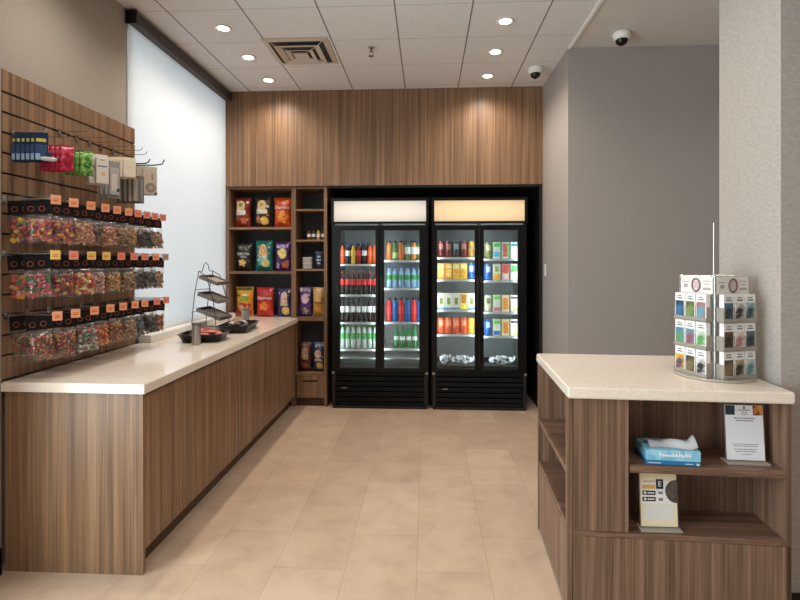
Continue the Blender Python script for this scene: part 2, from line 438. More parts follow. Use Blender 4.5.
YS = 5.335
cream = ((226, 208, 160), (206, 176, 120)); chip = ((226, 176, 84), (196, 132, 52)); ora = ((236, 152, 52), (206, 96, 30))
chips(-1.955, YS, 1.866, 0.165, 0.318, 0.085, 'maroon chip bag with cream label panel, top shelf beside the shade', ((120, 34, 24), (146, 48, 30)),
      [('emblem', 'arch', 0.42, 0.74, 0.27, 0.15, cream), ('name_panel', 'rect', 0.42, 0.50, 0.33, 0.09, ((236, 232, 222), (196, 190, 180))),
       ('chip_picture', 'blob', 0.62, 0.22, 0.24, 0.14, ((208, 112, 72), (170, 66, 40))), ('emblem_centre', 'oval', 0.42, 0.75, 0.13, 0.07, ((130, 140, 60), (150, 120, 60)))])
chips(-1.735, YS, 1.866, 0.165, 0.325, 0.085, 'black chip bag with cream label and golden chip, middle of the top shelf', ((36, 30, 24), (62, 50, 34)),
      [('emblem', 'arch', 0.45, 0.74, 0.27, 0.15, cream), ('name_panel', 'rect', 0.45, 0.52, 0.36, 0.08, ((232, 226, 206), (200, 190, 160))),
       ('chip_picture', 'oval', 0.62, 0.22, 0.26, 0.14, ((242, 206, 110), (214, 160, 66))), ('flavour_patch', 'blob', 0.22, 0.26, 0.16, 0.13, ((160, 56, 40), (190, 150, 120))),
       ('emblem_centre', 'oval', 0.45, 0.75, 0.13, 0.07, ((190, 130, 60), (210, 170, 90)))])
chips(-1.525, YS, 1.866, 0.175, 0.315, 0.085, 'red orange chip bag with white wordmark, top shelf beside the divider', ((186, 52, 24), (206, 84, 36)),
      [('corner_flash', 'blob', 0.75, 0.85, 0.16, 0.10, ((224, 140, 60), (206, 96, 40))), ('chip_picture', 'blob', 0.52, 0.34, 0.38, 0.24, ora),
       ('chip_picture', 'blob', 0.45, 0.42, 0.2, 0.13, ((246, 184, 74), (226, 130, 44)))], ('Doritos', 0.66, 0.155, (244, 240, 234), 0.05))
chips(-1.94, YS, 1.403, 0.175, 0.30, 0.085, 'matt black popcorn bag with white lettering on the middle shelf', ((24, 23, 22), (40, 39, 38)),
      [('grey_arc', 'rect', 0.5, 0.83, 0.30, 0.07, ((96, 94, 92), (60, 58, 56))), ('popcorn_picture', 'blob', 0.44, 0.30, 0.26, 0.15, ((240, 206, 120), (214, 160, 60))),
       ('small_line', 'rect', 0.52, 0.50, 0.2, 0.025, ((150, 148, 144), (110, 108, 104)))], ('POPCORN', 0.60, 0.13, (230, 228, 224), 0.04))
chips(-1.725, YS, 1.403, 0.175, 0.325, 0.085, 'teal green chip bag with cream tower and lime picture, middle shelf', ((18, 96, 96), (34, 130, 122)),
      [('tower_picture', 'arch', 0.48, 0.62, 0.26, 0.26, ((226, 190, 130), (206, 150, 96))), ('name_panel', 'rect', 0.44, 0.44, 0.24, 0.06, ((150, 190, 206), (190, 210, 214))),
       ('lime_picture', 'oval', 0.62, 0.27, 0.26, 0.13, ((196, 206, 120), (222, 200, 140))), ('pattern', 'blob', 0.28, 0.28, 0.14, 0.12, ((120, 180, 176), (60, 140, 140)))])
chips(-1.52, YS, 1.403, 0.165, 0.312, 0.085, 'purple chip bag with yellow flower emblem on the middle shelf', ((62, 26, 82), (84, 40, 110)),
      [('banner', 'rect', 0.45, 0.84, 0.38, 0.06, ((190, 170, 214), (130, 90, 170))), ('emblem', 'oval', 0.5, 0.60, 0.27, 0.18, ((236, 220, 140), (206, 186, 90))),
       ('cookie_picture', 'blob', 0.66, 0.22, 0.26, 0.14, ((170, 90, 40), (206, 130, 60))), ('white_flash', 'blob', 0.2, 0.2, 0.13, 0.13, ((206, 190, 220), (140, 110, 170)))])
chips(-1.935, YS, 0.921, 0.18, 0.315, 0.085, 'orange and red chip bag with green top, lowest shelf behind the shaker', ((206, 132, 30), (226, 160, 40)),
      [('red_lower_half', 'rect', 0.5, 0.26, 0.44, 0.20, ((150, 30, 34), (186, 60, 60))), ('green_top', 'rect', 0.5, 0.93, 0.42, 0.045, ((70, 96, 30), (90, 116, 40))),
       ('green_oval', 'oval', 0.52, 0.62, 0.30, 0.08, ((110, 146, 40), (146, 176, 60))), ('chip_picture', 'blob', 0.35, 0.30, 0.22, 0.12, ((222, 170, 140), (190, 110, 90))),
       ('white_flash', 'blob', 0.58, 0.73, 0.24, 0.04, ((240, 232, 200), (220, 200, 140)))])
chips(-1.715, YS, 0.921, 0.175, 0.31, 0.085, 'bright red chip bag with white wordmark on the lowest shelf', ((176, 28, 30), (200, 56, 34)),
      [('pink_flash', 'blob', 0.5, 0.80, 0.34, 0.12, ((196, 50, 80), (170, 30, 50))), ('chip_picture', 'blob', 0.48, 0.36, 0.34, 0.17, ((240, 150, 60), (216, 100, 40))),
       ('black_flash', 'blob', 0.6, 0.60, 0.22, 0.05, ((40, 20, 20), (60, 30, 30)))], ('Doritos', 0.64, 0.15, (240, 236, 232), 0.048))
chips(-1.505, YS, 0.921, 0.145, 0.30, 0.08, 'navy chip bag with cream figure emblem, lowest shelf beside the divider', ((34, 44, 96), (60, 50, 116)),
      [('emblem', 'arch', 0.5, 0.68, 0.24, 0.20, ((232, 214, 190), (206, 130, 110))), ('name_panel', 'rect', 0.5, 0.44, 0.30, 0.05, ((196, 206, 160), (160, 176, 120))),
       ('chip_picture', 'oval', 0.62, 0.22, 0.27, 0.15, ((236, 210, 120), (206, 160, 70)))])
chips(-1.283, YS, 0.926, 0.125, 0.315, 0.08, 'purple chip bag with lavender oval in the narrow bay above the worktop', ((70, 40, 106), (104, 70, 140)),
      [('emblem', 'oval', 0.52, 0.60, 0.32, 0.17, ((226, 196, 206), (196, 170, 200))), ('white_corner', 'blob', 0.18, 0.9, 0.14, 0.08, ((230, 214, 160), (200, 180, 190))),
       ('cookie_picture', 'blob', 0.5, 0.18, 0.34, 0.13, ((206, 196, 180), (60, 50, 70)))])
chips(-1.139, YS, 0.926, 0.125, 0.31, 0.08, 'golden tan chip bag in the narrow bay beside the purple bag', ((176, 130, 56), (200, 156, 80)),
      [('pale_label', 'rect', 0.4, 0.68, 0.30, 0.15, ((226, 200, 140), (190, 140, 70))), ('chip_picture', 'blob', 0.52, 0.24, 0.32, 0.13, ((196, 120, 40), (226, 170, 70))),
       ('red_line', 'rect', 0.5, 0.47, 0.35, 0.02, ((170, 60, 40), (150, 50, 40)))])
chips(-1.283, YS, 0.348, 0.125, 0.31, 0.08, 'brown chip bag with beige emblem in the bay above the drawer', ((60, 34, 30), (96, 50, 44)),
      [('emblem', 'arch', 0.5, 0.62, 0.30, 0.20, ((190, 166, 140), (140, 100, 80))), ('chip_picture', 'blob', 0.5, 0.2, 0.32, 0.13, ((150, 70, 60), (110, 50, 44)))])
chips(-1.139, YS, 0.348, 0.125, 0.31, 0.08, 'dark blue chip bag with round cream emblem above the drawer', ((28, 44, 86), (46, 70, 116)),
      [('emblem', 'oval', 0.46, 0.60, 0.30, 0.15, ((226, 200, 180), (200, 150, 130))), ('name_panel', 'rect', 0.45, 0.40, 0.30, 0.04, ((216, 206, 170), (190, 180, 140))),
       ('chip_picture', 'oval', 0.6, 0.2, 0.28, 0.12, ((226, 196, 90), (190, 150, 60)))])

# small goods in the narrow bay
def shaker(x, colr, label):
    t = thing('seasoning_bottle', label, 'bottle', (x, 5.33, 1.734), 0, 'small bottles in the narrow bay')
    obj('bottle_body', LA([(0, 0), (0.019, 0), (0.02, 0.004), (0.02, 0.072), (0.012, 0.09), (0.012, 0.10), (0, 0.10)], 14), mat('spice_%d_%d_%d' % colr, colr, 0.3), t, smooth=True)
    obj('paper_label', LA([(0.0206, 0.03), (0.0206, 0.062)], 14), PAPER, t, smooth=True)
    obj('bottle_cap', LA([(0, 0.100), (0.0135, 0.100), (0.0135, 0.125), (0, 0.127)], 14), BLACK, t)
for x, cc, lb in ((-1.245, (110, 50, 34), 'small reddish bottle with black cap, nearest the divider in the narrow bay'),
                  (-1.195, (70, 60, 50), 'small dark bottle with black cap between red and yellow bottles'),
                  (-1.143, (206, 170, 50), 'small yellow bottle with black cap in the narrow bay'),
                  (-1.092, (60, 44, 34), 'small dark bottle with black cap beside the cooler side panel')):
    shaker(x, cc, lb)
def tub(x, y, z, label):
    t = thing('snack_tub', label, 'tub', (x, y, z), 0, 'clear tubs in the narrow bay')
    obj('tub_body', bevelled(B((-0.047, 0.047, -0.04, 0.04, 0, 0.05)), 0.006), mat('frosted_tub', (170, 168, 164), 0.3), t)
    obj('tub_lid', bevelled(B((-0.05, 0.05, -0.043, 0.043, 0.0505, 0.06)), 0.003), mat('tub_lid', (206, 204, 200), 0.3), t)
tub(-1.255, 5.33, 1.428, 'low grey white tub, lower one of two stacked in the narrow bay')
tub(-1.255, 5.33, 1.489, 'grey white tub stacked on top of another in the narrow bay')
t = thing('snack_canister', 'dark blue canister with pale lettering beside the stacked tubs', 'canister', (-1.13, 5.33, 1.428))
obj('canister_body', LA([(0, 0), (0.05, 0), (0.05, 0.165), (0, 0.165)], 24), mat('navy_tin', (40, 58, 84), 0.35), t, smooth=True)
obj('canister_lid', LA([(0, 0.1655), (0.0515, 0.1655), (0.0515, 0.18), (0, 0.181)], 24), mat('steel_blue_lid', (90, 112, 134), 0.35), t)
bm = bmesh.new()
for k, (zz, w) in enumerate(((0.12, 0.7), (0.085, 0.95), (0.05, 0.6))):
    r = 0.0508; n = 8
    for i in range(n):
        a0 = -PI/2 + (i/n-0.5)*w; a1 = -PI/2 + ((i+1)/n-0.5)*w
        if i % 3 == 2: continue
        vs = [bm.verts.new((r*math.cos(a), r*math.sin(a), z)) for a, z in ((a0, zz), (a1, zz), (a1, zz+0.016), (a0, zz+0.016))]
        bm.faces.new(vs)
obj('lettering', bm, mat('pale_blue_print', (180, 200, 214), 0.5), t)

# ------------------------------------------------------------------ drink coolers
def cooler(x0, x1, label, signname, signc, estr, fws):
    W = x1-x0; DEP = 0.70
    t = thing('drink_cooler', label, 'cooler', ((x0+x1)/2, 5.20, 0), 0, 'two door drink coolers')
    h = W/2
    obj('cabinet', B((-h, -h+0.03, 0.045, DEP, 0.05, 2.155), (h-0.03, h, 0.045, DEP, 0.05, 2.155), (-h+0.03, h-0.03, 0.045, DEP, 2.12, 2.155),
                     (-h+0.03, h-0.03, DEP-0.03, DEP, 0.05, 2.12), (-h+0.03, h-0.03, 0.045, DEP-0.03, 0.05, 0.37), (-h+0.03, h-0.03, 0.07, DEP-0.03, 1.90, 2.12)), BLACK, t)
    obj('liner', B((-h+0.03, -h+0.036, 0.05, DEP-0.036, 0.372, 1.90), (h-0.036, h-0.03, 0.05, DEP-0.036, 0.372, 1.90),
                   (-h+0.036, h-0.036, DEP-0.036, DEP-0.031, 0.372, 1.90), (-h+0.036, h-0.036, 0.05, DEP-0.036, 1.893, 1.898), (-h+0.036, h-0.036, 0.05, DEP-0.036, 0.371, 0.378)), LINER, t)
    bm = bmesh.new()
    for k in range(int(W/0.035)-2):
        xx = -h+0.06+k*0.035; box(bm, xx, xx+0.012, DEP-0.042, DEP-0.0365, 0.40, 1.88)
    obj('liner_ribs', bm, LINER, t)
    sf = obj('sign_frame', B((-h, -h+0.028, 0, 0.068, 1.895, 2.155), (h-0.028, h, 0, 0.068, 1.895, 2.155), (-h+0.028, h-0.028, 0, 0.068, 2.125, 2.155), (-h+0.028, h-0.028, 0, 0.068, 1.895, 1.915)), BLACK, t)
    sm = mat(signname, signc, 0.4); n, l, b = nt(sm)
    # backlit panel: a fluorescent tube behind it makes the middle brighter
    tc = n.new('ShaderNodeTexCoord'); sp = n.new('ShaderNodeSeparateXYZ'); l.new(tc.outputs['Object'], sp.inputs[0])
    b.inputs['Base Color'].default_value = (0.1, 0.1, 0.1, 1); b.inputs['Emission Color'].default_value = (*lin(signc), 1); b.inputs['Emission Strength'].default_value = estr
    def math_(op, a, b_=None):
        q = n.new('ShaderNodeMath'); q.operation = op
        for k_, x_ in enumerate((a, b_)):
            if x_ is None: continue
            if isinstance(x_, (int, float)): q.inputs[k_].default_value = x_
            else: l.new(x_, q.inputs[k_])
        return q.outputs[0]
    dz = math_('DIVIDE', math_('SUBTRACT', sp.outputs[2], 2.025), 0.105); dx = math_('DIVIDE', sp.outputs[0], h)
    fall = math_('ADD', math_('MULTIPLY', math_('POWER', math_('ABSOLUTE', dz), 2.0), 0.28), math_('MULTIPLY', math_('POWER', math_('ABSOLUTE', dx), 3.0), 0.30))
    l.new(math_('MULTIPLY', math_('SUBTRACT', 1.2, fall), estr), b.inputs['Emission Strength'])
    obj('sign_panel', B((-h+0.028, h-0.028, 0.012, 0.018, 1.915, 2.125)), sm, sf)
    # doors
    hw = h-0.012
    for s in (-1, 1):
        a, b_ = (-hw, -0.003) if s < 0 else (0.003, hw)
        fl = fws[0] if s < 0 else 0.042; fr_ = fws[1] if s > 0 else 0.042
        d = obj('door', B((a, a+fl, 0, 0.04, 0.377, 1.875), (b_-fr_, b_, 0, 0.04, 0.377, 1.875), (a+fl, b_-fr_, 0, 0.04, 1.825, 1.875), (a+fl, b_-fr_, 0, 0.04, 0.377, 0.412), bev=0.002), BLACK, t)
        obj('glass', B((a+fl, b_-fr_, 0.012, 0.018, 0.412, 1.825)), GLASS, d)
        xh = a+0.016 if s > 0 else b_-0.016
        obj('handle', tube(bmesh.new(), [(xh, -0.001, 0.85), (xh, -0.03, 0.87), (xh, -0.03, 1.33), (xh, -0.001, 1.35)], 0.009, 10), BLACKM, d, smooth=True)
        obj('hinge', B(((b_-0.02, b_+0.004) if s > 0 else (a-0.004, a+0.02)) + (-0.008, -0.0005, 0.355, 0.3765)), STEEL, d)
    obj('mullion', B((-0.022, 0.022, 0.05, 0.085, 0.378, 1.893)), LINER, t)
    g = obj('grille', B((-h+0.02, h-0.02, 0.03, 0.044, 0.03, 0.365), (-h+0.015, -h+0.045, -0.004, 0.03, 0.03, 0.365), (h-0.045, h-0.015, -0.004, 0.03, 0.03, 0.365), (-h+0.015, h-0.015, -0.006, 0.028, 0.0, 0.028)), BLACKM, t)
    for k in range(6):
        z = 0.045+k*0.053
        bm = prism([(0.0, 0.0), (0.03, 0.022), (0.03, 0.03), (0.0, 0.008)], -h+0.046, h-0.046)   # angled louvre blade
        for v in bm.verts: v.co = Vector((v.co.z, -0.004+v.co.x, z+0.04-v.co.y+0.0))
        obj('louvre', bm, BLACK, g)
    obj('badge', B((-h+0.11, -h+0.165, -0.007, -0.0042, 0.205, 0.214)), STEEL, g)
    obj('base_feet', B(*[(x-0.03, x+0.03, y-0.03, y+0.03, 0, 0.05) for x in (-h+0.06, h-0.06) for y in (0.12, DEP-0.08)]), BLACKM, t)
    # lit tubes behind the door edges
    for xx in (-h+0.052, -0.035, 0.035, h-0.052):
        obj('light_tube', tube(bmesh.new(), [(xx, 0.058, 0.42), (xx, 0.058, 1.86)], 0.006, 8), mat('cooler_tube', (240, 245, 255), 0.5, emit=(235, 242, 255), estr=2.5), t)
    for s in (-1, 1):
        for xx, rot in ((s*0.04, -s*0.5), (s*(h-0.06), s*0.5)):
            la = bpy.data.lights.new('cooler_lamp', 'AREA'); la.shape = 'RECTANGLE'; la.size = 0.03; la.size_y = 1.4; la.energy = 1.5; la.color = (0.90, 0.96, 1.0)
            lo = bpy.data.objects.new('cooler_lamp', la); COL.objects.link(lo); lo.parent = t
            lo.location = (xx, 0.066, 1.14); lo.rotation_euler = (PI/2, 0, rot)
            la.spread = 2.8
    return t

def cooler_shelf(t, xa, xb, z):
    bm = bmesh.new()
    n = int((xb-xa)/0.022)
    for k in range(n+1):
        x = xa+(xb-xa)*k/n; box(bm, x-0.0015, x+0.0015, 0.118, 0.62, z-0.009, z-0.003)
    box(bm, xa, xb, 0.30, 0.306, z-0.014, z-0.009); box(bm, xa, xb, 0.61, 0.62, z-0.014, z-0.003)
    s = obj('shelf', bm, SHELFW, t)
    obj('price_strip', B((xa, xb, 0.104, 0.117, z-0.017, z+0.004)), SHELFW, s)

C1X = (-0.985, 0.018); C2X = (0.046, 1.012)
c1 = cooler(*C1X, 'black two door drink cooler with white lit sign, bottles inside', 'white_lit_sign', (236, 222, 204), 0.74, (0.080, 0.085))
c2 = cooler(*C2X, 'black two door drink cooler with amber lit sign, cans and cartons inside', 'amber_lit_sign', (246, 206, 152), 0.78, (0.045, 0.085))
cx1 = sum(C1X)/2; cx2 = sum(C2X)/2; h1 = (C1X[1]-C1X[0])/2; h2 = (C2X[1]-C2X[0])/2
ZL1 = [1.475, 1.155, 0.865, 0.585]; ZR1 = [1.515, 1.225, 0.87, 0.595]
for z in ZL1: cooler_shelf(c1, -h1+0.04, -0.026, z)
for z in ZR1: cooler_shelf(c1, 0.026, h1-0.04, z)
ZL2 = [1.545, 1.315, 1.00, 0.745]; ZR2 = [1.53, 1.305, 0.98, 0.73]
for z in ZL2: cooler_shelf(c2, -h2+0.04, -0.026, z)
for z in ZR2: cooler_shelf(c2, 0.026, h2-0.04, z)
def kick(t, xa, xb):
    obj('floor_panel', B((xa, xb, 0.40, 0.42, 0.379, 0.50), (xa, xb, 0.10, 0.40, 0.485, 0.50)), LINER, t)
kick(c1, -h1+0.04, -0.026); kick(c1, 0.026, h1-0.04)

# drinks
def bottle(kind, body, lab, capc, h=0.235, r=0.029, lab_z=(0.35, 0.62), shape='soda'):
    key = 'drink_%s' % kind
    if shape == 'soda':
        p = [(0, 0), (r*0.8, 0), (r*0.98, 0.03), (r*0.94, 0.30), (r, 0.42), (r*0.99, 0.58), (r*0.86, 0.70), (r*0.55, 0.84), (r*0.40, 0.90), (r*0.40, 0.94), (0, 0.94)]
    elif shape == 'wide':
        p = [(0, 0), (r*0.85, 0), (r, 0.03), (r, 0.30), (r*0.93, 0.40), (r*0.93, 0.50), (r, 0.60), (r, 0.70), (r*0.75, 0.82), (r*0.52, 0.88), (r*0.52, 0.92), (0, 0.92)]
    else:
        p = [(0, 0), (r*0.85, 0), (r, 0.02), (r, 0.16), (r*0.95, 0.18), (r, 0.22), (r, 0.55), (r*0.97, 0.66), (r*0.6, 0.82), (r*0.34, 0.9), (r*0.34, 0.94), (0, 0.94)]
    t = thing('drink_bottle', '', 'bottle')
    obj('bottle_body', LA([(a, b*h) for a, b in p], 16), body, t, smooth=True)
    lr = r*1.015
    obj('bottle_label', LA([(lr*0.97, lab_z[0]*h), (lr, (lab_z[0]+0.02)*h), (lr, (lab_z[1]-0.02)*h), (lr*0.97, lab_z[1]*h)], 16), lab, t, smooth=True)
    cr = r*0.45 if shape == 'soda' else (r*0.6 if shape == 'wide' else r*0.4)
    obj('bottle_cap', LA([(cr, 0.905*h), (cr, 0.99*h), (0, h)], 14), capc, t, smooth=True)
    return t
def can(kind, cols, h=0.165, r=0.040, band=None):
    t = thing('drink_can', '', 'can')
    m = noise_mat('can_%s' % kind, [(0.4, cols[0]), (0.6, cols[1])], (26, 26, 26), rough=0.3, detail=2, coords='Object')
    obj('can_body', LA([(0, 0), (r*0.8, 0), (r, 0.012), (r, h-0.016), (r*0.86, h-0.003)], 20), m, t, smooth=True)
    obj('can_lid', LA([(r*0.86, h-0.003), (r*0.86, h), (r*0.78, h-0.003), (0, h-0.003)], 20), STEEL, t)
    if band: obj('can_emblem', LA_arc(r*1.012, h*0.50, h*0.84, 1.1), mat('can_emblem_%d_%d_%d' % band, band, 0.4), t, smooth=True)
    return t
def LA_arc(r, z0, z1, span, n=8):
    bm = bmesh.new(); prev = None
    for i in range(n+1):
        a = -PI/2+(i/n-0.5)*span
        cur = [bm.verts.new((r*math.cos(a), r*math.sin(a), z)) for z in (z0, z1)]
        if prev: bm.faces.new((prev[0], cur[0], cur[1], prev[1]))
        prev = cur
    return bm
def carton(kind, base, panels, w=0.074, h=0.17, d=0.07):
    t = thing('drink_carton', '', 'carton')
    obj('carton_body', bevelled(B((-w/2, w/2, -d/2, d/2, 0, h)), 0.003), mat('carton_%d_%d_%d' % base, base, 0.5), t)
    for k, (nm, x0, x1, z0, z1, c) in enumerate(panels):
        obj(nm, B((x0*w-w/2, x1*w-w/2, -d/2-0.0006-0.0004*k, -d/2-0.0001-0.0004*k, z0*h, z1*h)), noise_mat('carton_print_%d_%d_%d' % c, [(0.4, c), (0.62, tuple(min(255, int(q*1.25+14)) for q in c))], (70, 70, 70), 0.5, 2, coords='Object'), t)
    return t

PROTO = {}
def place(maker, key, args, x, y, z, label, group):
    """first one of a kind is built, later ones are copied with their parts"""
    if key not in PROTO: PROTO[key] = t = maker(key, *args)
    else: t = copy_tree(PROTO[key])
    t.location = (x, y, z); t['label'] = label; t['group'] = group
    return t
def liquid(name, rgb, rough=0.12): return mat('liquid_'+name, rgb, rough)
COLA = liquid('cola', (34, 16, 10)); ORJ = liquid('orange', (226, 84, 24)); YEL = liquid('yellow', (222, 176, 60)); RDB = liquid('redbrown', (150, 44, 24))
CLR = liquid('clear', (176, 190, 182)); GRN = liquid('green', (24, 130, 66)); BLU = liquid('blue', (24, 104, 176)); RED = liquid('red', (206, 40, 44))
TEAW = liquid('amber', (206, 130, 60)); GRNL = liquid('palegreen', (96, 130, 70)); WAT = liquid('water', (130, 166, 196))
LRED = mat('label_red', (214, 44, 40), 0.4); LWH = mat('label_white', (228, 228, 226), 0.4); LYE = mat('label_yellow', (226, 186, 74), 0.4); LOR = mat('label_orange', (226, 96, 40), 0.4)
LGR = mat('label_green', (52, 150, 70), 0.4); LBL = mat('label_blue', (40, 90, 170), 0.4); LDK = mat('label_dark', (40, 46, 40), 0.4); LGL = mat('label_pale_green', (170, 206, 140), 0.4)
CBK = mat('cap_black', (26, 26, 28), 0.4); CRD = mat('cap_red', (180, 36, 32), 0.4); CGN = mat('cap_green', (40, 130, 60), 0.4); CBL = mat('cap_blue', (40, 90, 170), 0.4); CYE = mat('cap_yellow', (230, 200, 60), 0.4); CWH = mat('cap_white', (230, 230, 230), 0.4)

YD = 5.20 + 0.165
def xs_row(cx, xa, xb, n): return [cx+xa+(xb-xa)*(k+0.5)/n for k in range(n)]
XL1 = xs_row(cx1, -h1+0.062, -0.034, 7)[:7]; XR1 = xs_row(cx1, 0.055, h1-0.062, 6)
DR = ("white lit cooler's first door", "white lit cooler's second door", "amber lit cooler's first door", "amber lit cooler's second door")
def row(spec, xs, z, door, shelf, group, maker, y=YD):
    for k, (x, (key, args, words)) in enumerate(zip(xs, spec)):
        place(maker, key, args, x, y, z, '%s, %s along %s shelf, %s' % (words, ORD[k], shelf, DR[door]), group)
so = lambda key, body, lab, cap, words, h=0.235, shape='soda', lz=(0.40, 0.66), r=0.0255: (key, (body, lab, cap, h, r, lz, shape), words)
o1 = so('fanta', ORJ, LOR, CBK, 'orange soda bottle', 0.215); w1_ = so('rootbeer', COLA, LWH, CBL, 'dark soda bottle with white label', 0.215)
y1 = so('ginger', YEL, LYE, CBK, 'yellow soda bottle', 0.215); b1 = so('redsoda', RDB, LRED, CBK, 'reddish soda bottle', 0.215); w2_ = so('diet', COLA, LWH, CBK, 'black soda bottle with white label', 0.215)
row([o1, w1_, y1, b1, w2_, o1, o1], XL1, ZL1[0]+0.0045, 0, 'top', 'mixed soda bottles', bottle)
cl = so('cola', COLA, LRED, CRD, 'cola bottle with red label', 0.245)
row([cl]*7, XL1, ZL1[1]+0.0045, 0, 'second', 'cola bottles', bottle)
cd = so('dietcola', COLA, LWH, CBK, 'dark cola bottle with white label', 0.25)
row([cd]*7, XL1, ZL1[2]+0.0045, 0, 'third', 'white label cola bottles', bottle)
lm = so('lime', CLR, LGR, CGN, 'clear lime soda bottle with green label', 0.245)
row([lm]*7, XL1, ZL1[3]+0.0045, 0, 'fourth', 'lime soda bottles', bottle)
for k in (1, 2, 3, 4):      # caps of the second row show behind the top shelf's front bottles
    place(bottle, 'rootbeer_tall', (COLA, LDK, CBL if k < 3 else CBK, 0.235, 0.0255, (0.4, 0.66), 'soda'), (XL1[k]+XL1[k+1])/2, YD+0.062, ZL1[0]-0.002, 'dark bottle in the rear row showing between %s and %s front bottles, white lit cooler' % (ORD[k], ORD[k+1]), 'rear row bottles')
t1 = so('teaorange', TEAW, LOR, CBK, 'orange juice drink bottle', 0.205, 'wide', (0.08, 0.40), 0.031); t2 = so('teagreen', GRNL, LGL, CBK, 'green tea drink bottle', 0.205, 'wide', (0.08, 0.40), 0.031)
t3 = so('teawhite', TEAW, LWH, CBK, 'amber drink bottle with white label', 0.205, 'wide', (0.3, 0.68), 0.031); t4 = so('teapale', GRNL, LWH, CBL, 'pale green drink bottle with white label', 0.205, 'wide', (0.3, 0.68), 0.031)
row([t1, t2, t1, t4, t3, t4], XR1, ZR1[0]+0.0045, 1, 'top', 'juice and tea bottles', bottle)
wa = so('water', WAT, LGR, CBL, 'water bottle with green label', 0.225, 'water', (0.36, 0.60), 0.030)
row([wa]*6, XR1, ZR1[1]+0.0045, 1, 'second', 'water bottles', bottle)
sr = so('sportred', RED, LRED, CBK, 'red sports drink bottle', 0.25, 'wide', (0.30, 0.66), 0.031); sb = so('sportblue', BLU, LBL, CBK, 'blue sports drink bottle', 0.25, 'wide', (0.30, 0.66), 0.031)
row([sr, sb, sr, sb, sr, sb], XR1, ZR1[2]+0.0045, 1, 'third', 'sports drink bottles', bottle)
gb = so('greenglass', GRN, LWH, CGN, 'green glass mineral water bottle', 0.235, 'soda', (0.34, 0.52), 0.026)
row([gb]*4, [XR1[k]+0.012 for k in (1, 2, 3, 4)], ZR1[3]+0.0045, 1, 'fourth', 'green glass bottles', bottle)

XL2 = xs_row(cx2, -h2+0.062, -0.030, 5); XR2 = xs_row(cx2, 0.062, h2-0.065, 4)
def mixed(spec, xs, z, door, shelf, group):
    for k, (x, (mk, key, args, words)) in enumerate(zip(xs, spec)):
        place(mk, key, args, x, YD+0.01, z, '%s, %s along %s shelf, %s' % (words, ORD[k], shelf, DR[door]), group)
dr = (can, 'darkred', (((92, 28, 26), (126, 44, 38)), 0.168, 0.039, (170, 120, 110)), 'dark red can')
dk = (can, 'charcoal', (((46, 52, 58), (76, 84, 90)), 0.168, 0.039, (160, 170, 176)), 'charcoal can')
rg = (can, 'redgreen', (((190, 90, 50), (140, 160, 70)), 0.168, 0.039, None), 'red and green can')
mixed([dr, dr, dk, dr, rg], XL2, ZL2[0]+0.0045, 2, 'top', 'tall cans on the top shelf')
P = lambda *a: a
yl = (carton, 'yellowcarton', ((236, 190, 70), [P('fruit_print', 0.15, 0.85, 0.15, 0.6, (226, 150, 60)), P('name_print', 0.1, 0.9, 0.66, 0.92, (244, 220, 140))]), 'yellow drink carton')
yo = (carton, 'orangecarton', ((232, 150, 66), [P('fruit_print', 0.15, 0.85, 0.15, 0.6, (236, 180, 90)), P('name_print', 0.1, 0.9, 0.66, 0.92, (240, 190, 120))]), 'orange drink carton')
bl = (can, 'bluecan', (((30, 84, 170), (60, 120, 200)), 0.168, 0.039, (190, 206, 226)), 'blue can')
mixed([yo, yo, yl, yl, bl], XL2, ZL2[1]+0.0045, 2, 'second', 'cartons and can on the second shelf')
wc = (carton, 'whitecarton', ((226, 224, 204), [P('leaf_print', 0.3, 0.75, 0.3, 0.72, (110, 120, 60)), P('blue_foot', 0.02, 0.98, 0.02, 0.12, (90, 130, 170))]), 'white drink carton with leaf picture')
tc = (carton, 'tancarton', ((232, 210, 140), [P('bear_print', 0.15, 0.85, 0.4, 0.9, (170, 116, 50)), P('yellow_foot', 0.02, 0.98, 0.03, 0.28, (222, 190, 70))]), 'yellow drink carton with brown picture')
mixed([wc, wc, wc, tc, wc], XL2, ZL2[2]+0.0045, 2, 'third', 'cartons on the third shelf')
oc = (can, 'orangecan', (((226, 80, 46), (240, 116, 70)), 0.168, 0.039, (246, 170, 130)), 'orange red can')
ya = (can, 'yellowcan', (((230, 170, 50), (240, 196, 90)), 0.168, 0.039, None), 'yellow can')
mixed([oc, oc, oc, oc, ya], XL2, ZL2[3]+0.0045, 2, 'fourth', 'orange cans on the fourth shelf')
ol = (can, 'olive', (((116, 124, 74), (150, 150, 100)), 0.168, 0.039, (206, 200, 170)), 'olive green can')
gw = (carton, 'greenwhite', ((214, 232, 206), [P('green_head', 0.1, 0.9, 0.72, 0.95, (90, 176, 90)), P('blue_print', 0.12, 0.9, 0.12, 0.42, (70, 160, 210))]), 'pale green carton with blue print')
rw = (carton, 'redpic', ((222, 232, 214), [P('bar_picture', 0.12, 0.8, 0.12, 0.9, (176, 96, 76)), P('green_edge', 0.82, 0.98, 0.05, 0.95, (120, 190, 120))]), 'white carton with red picture')
wb = (carton, 'whiteblue', ((222, 234, 232), [P('navy_head', 0.1, 0.95, 0.75, 0.92, (50, 110, 130)), P('pale_print', 0.2, 0.8, 0.2, 0.55, (190, 214, 220))]), 'white carton with navy heading')
wo = (carton, 'whiteorange', ((236, 230, 206), [P('orange_foot', 0.05, 0.95, 0.03, 0.38, (240, 156, 40)), P('green_print', 0.25, 0.75, 0.52, 0.85, (120, 160, 90))]), 'cream carton with orange foot')
pr = (carton, 'pinkred', ((222, 180, 170), [P('red_head', 0.06, 0.94, 0.45, 0.95, (200, 80, 76)), P('berry_print', 0.2, 0.8, 0.1, 0.35, (226, 196, 190))]), 'pink and red drink carton')
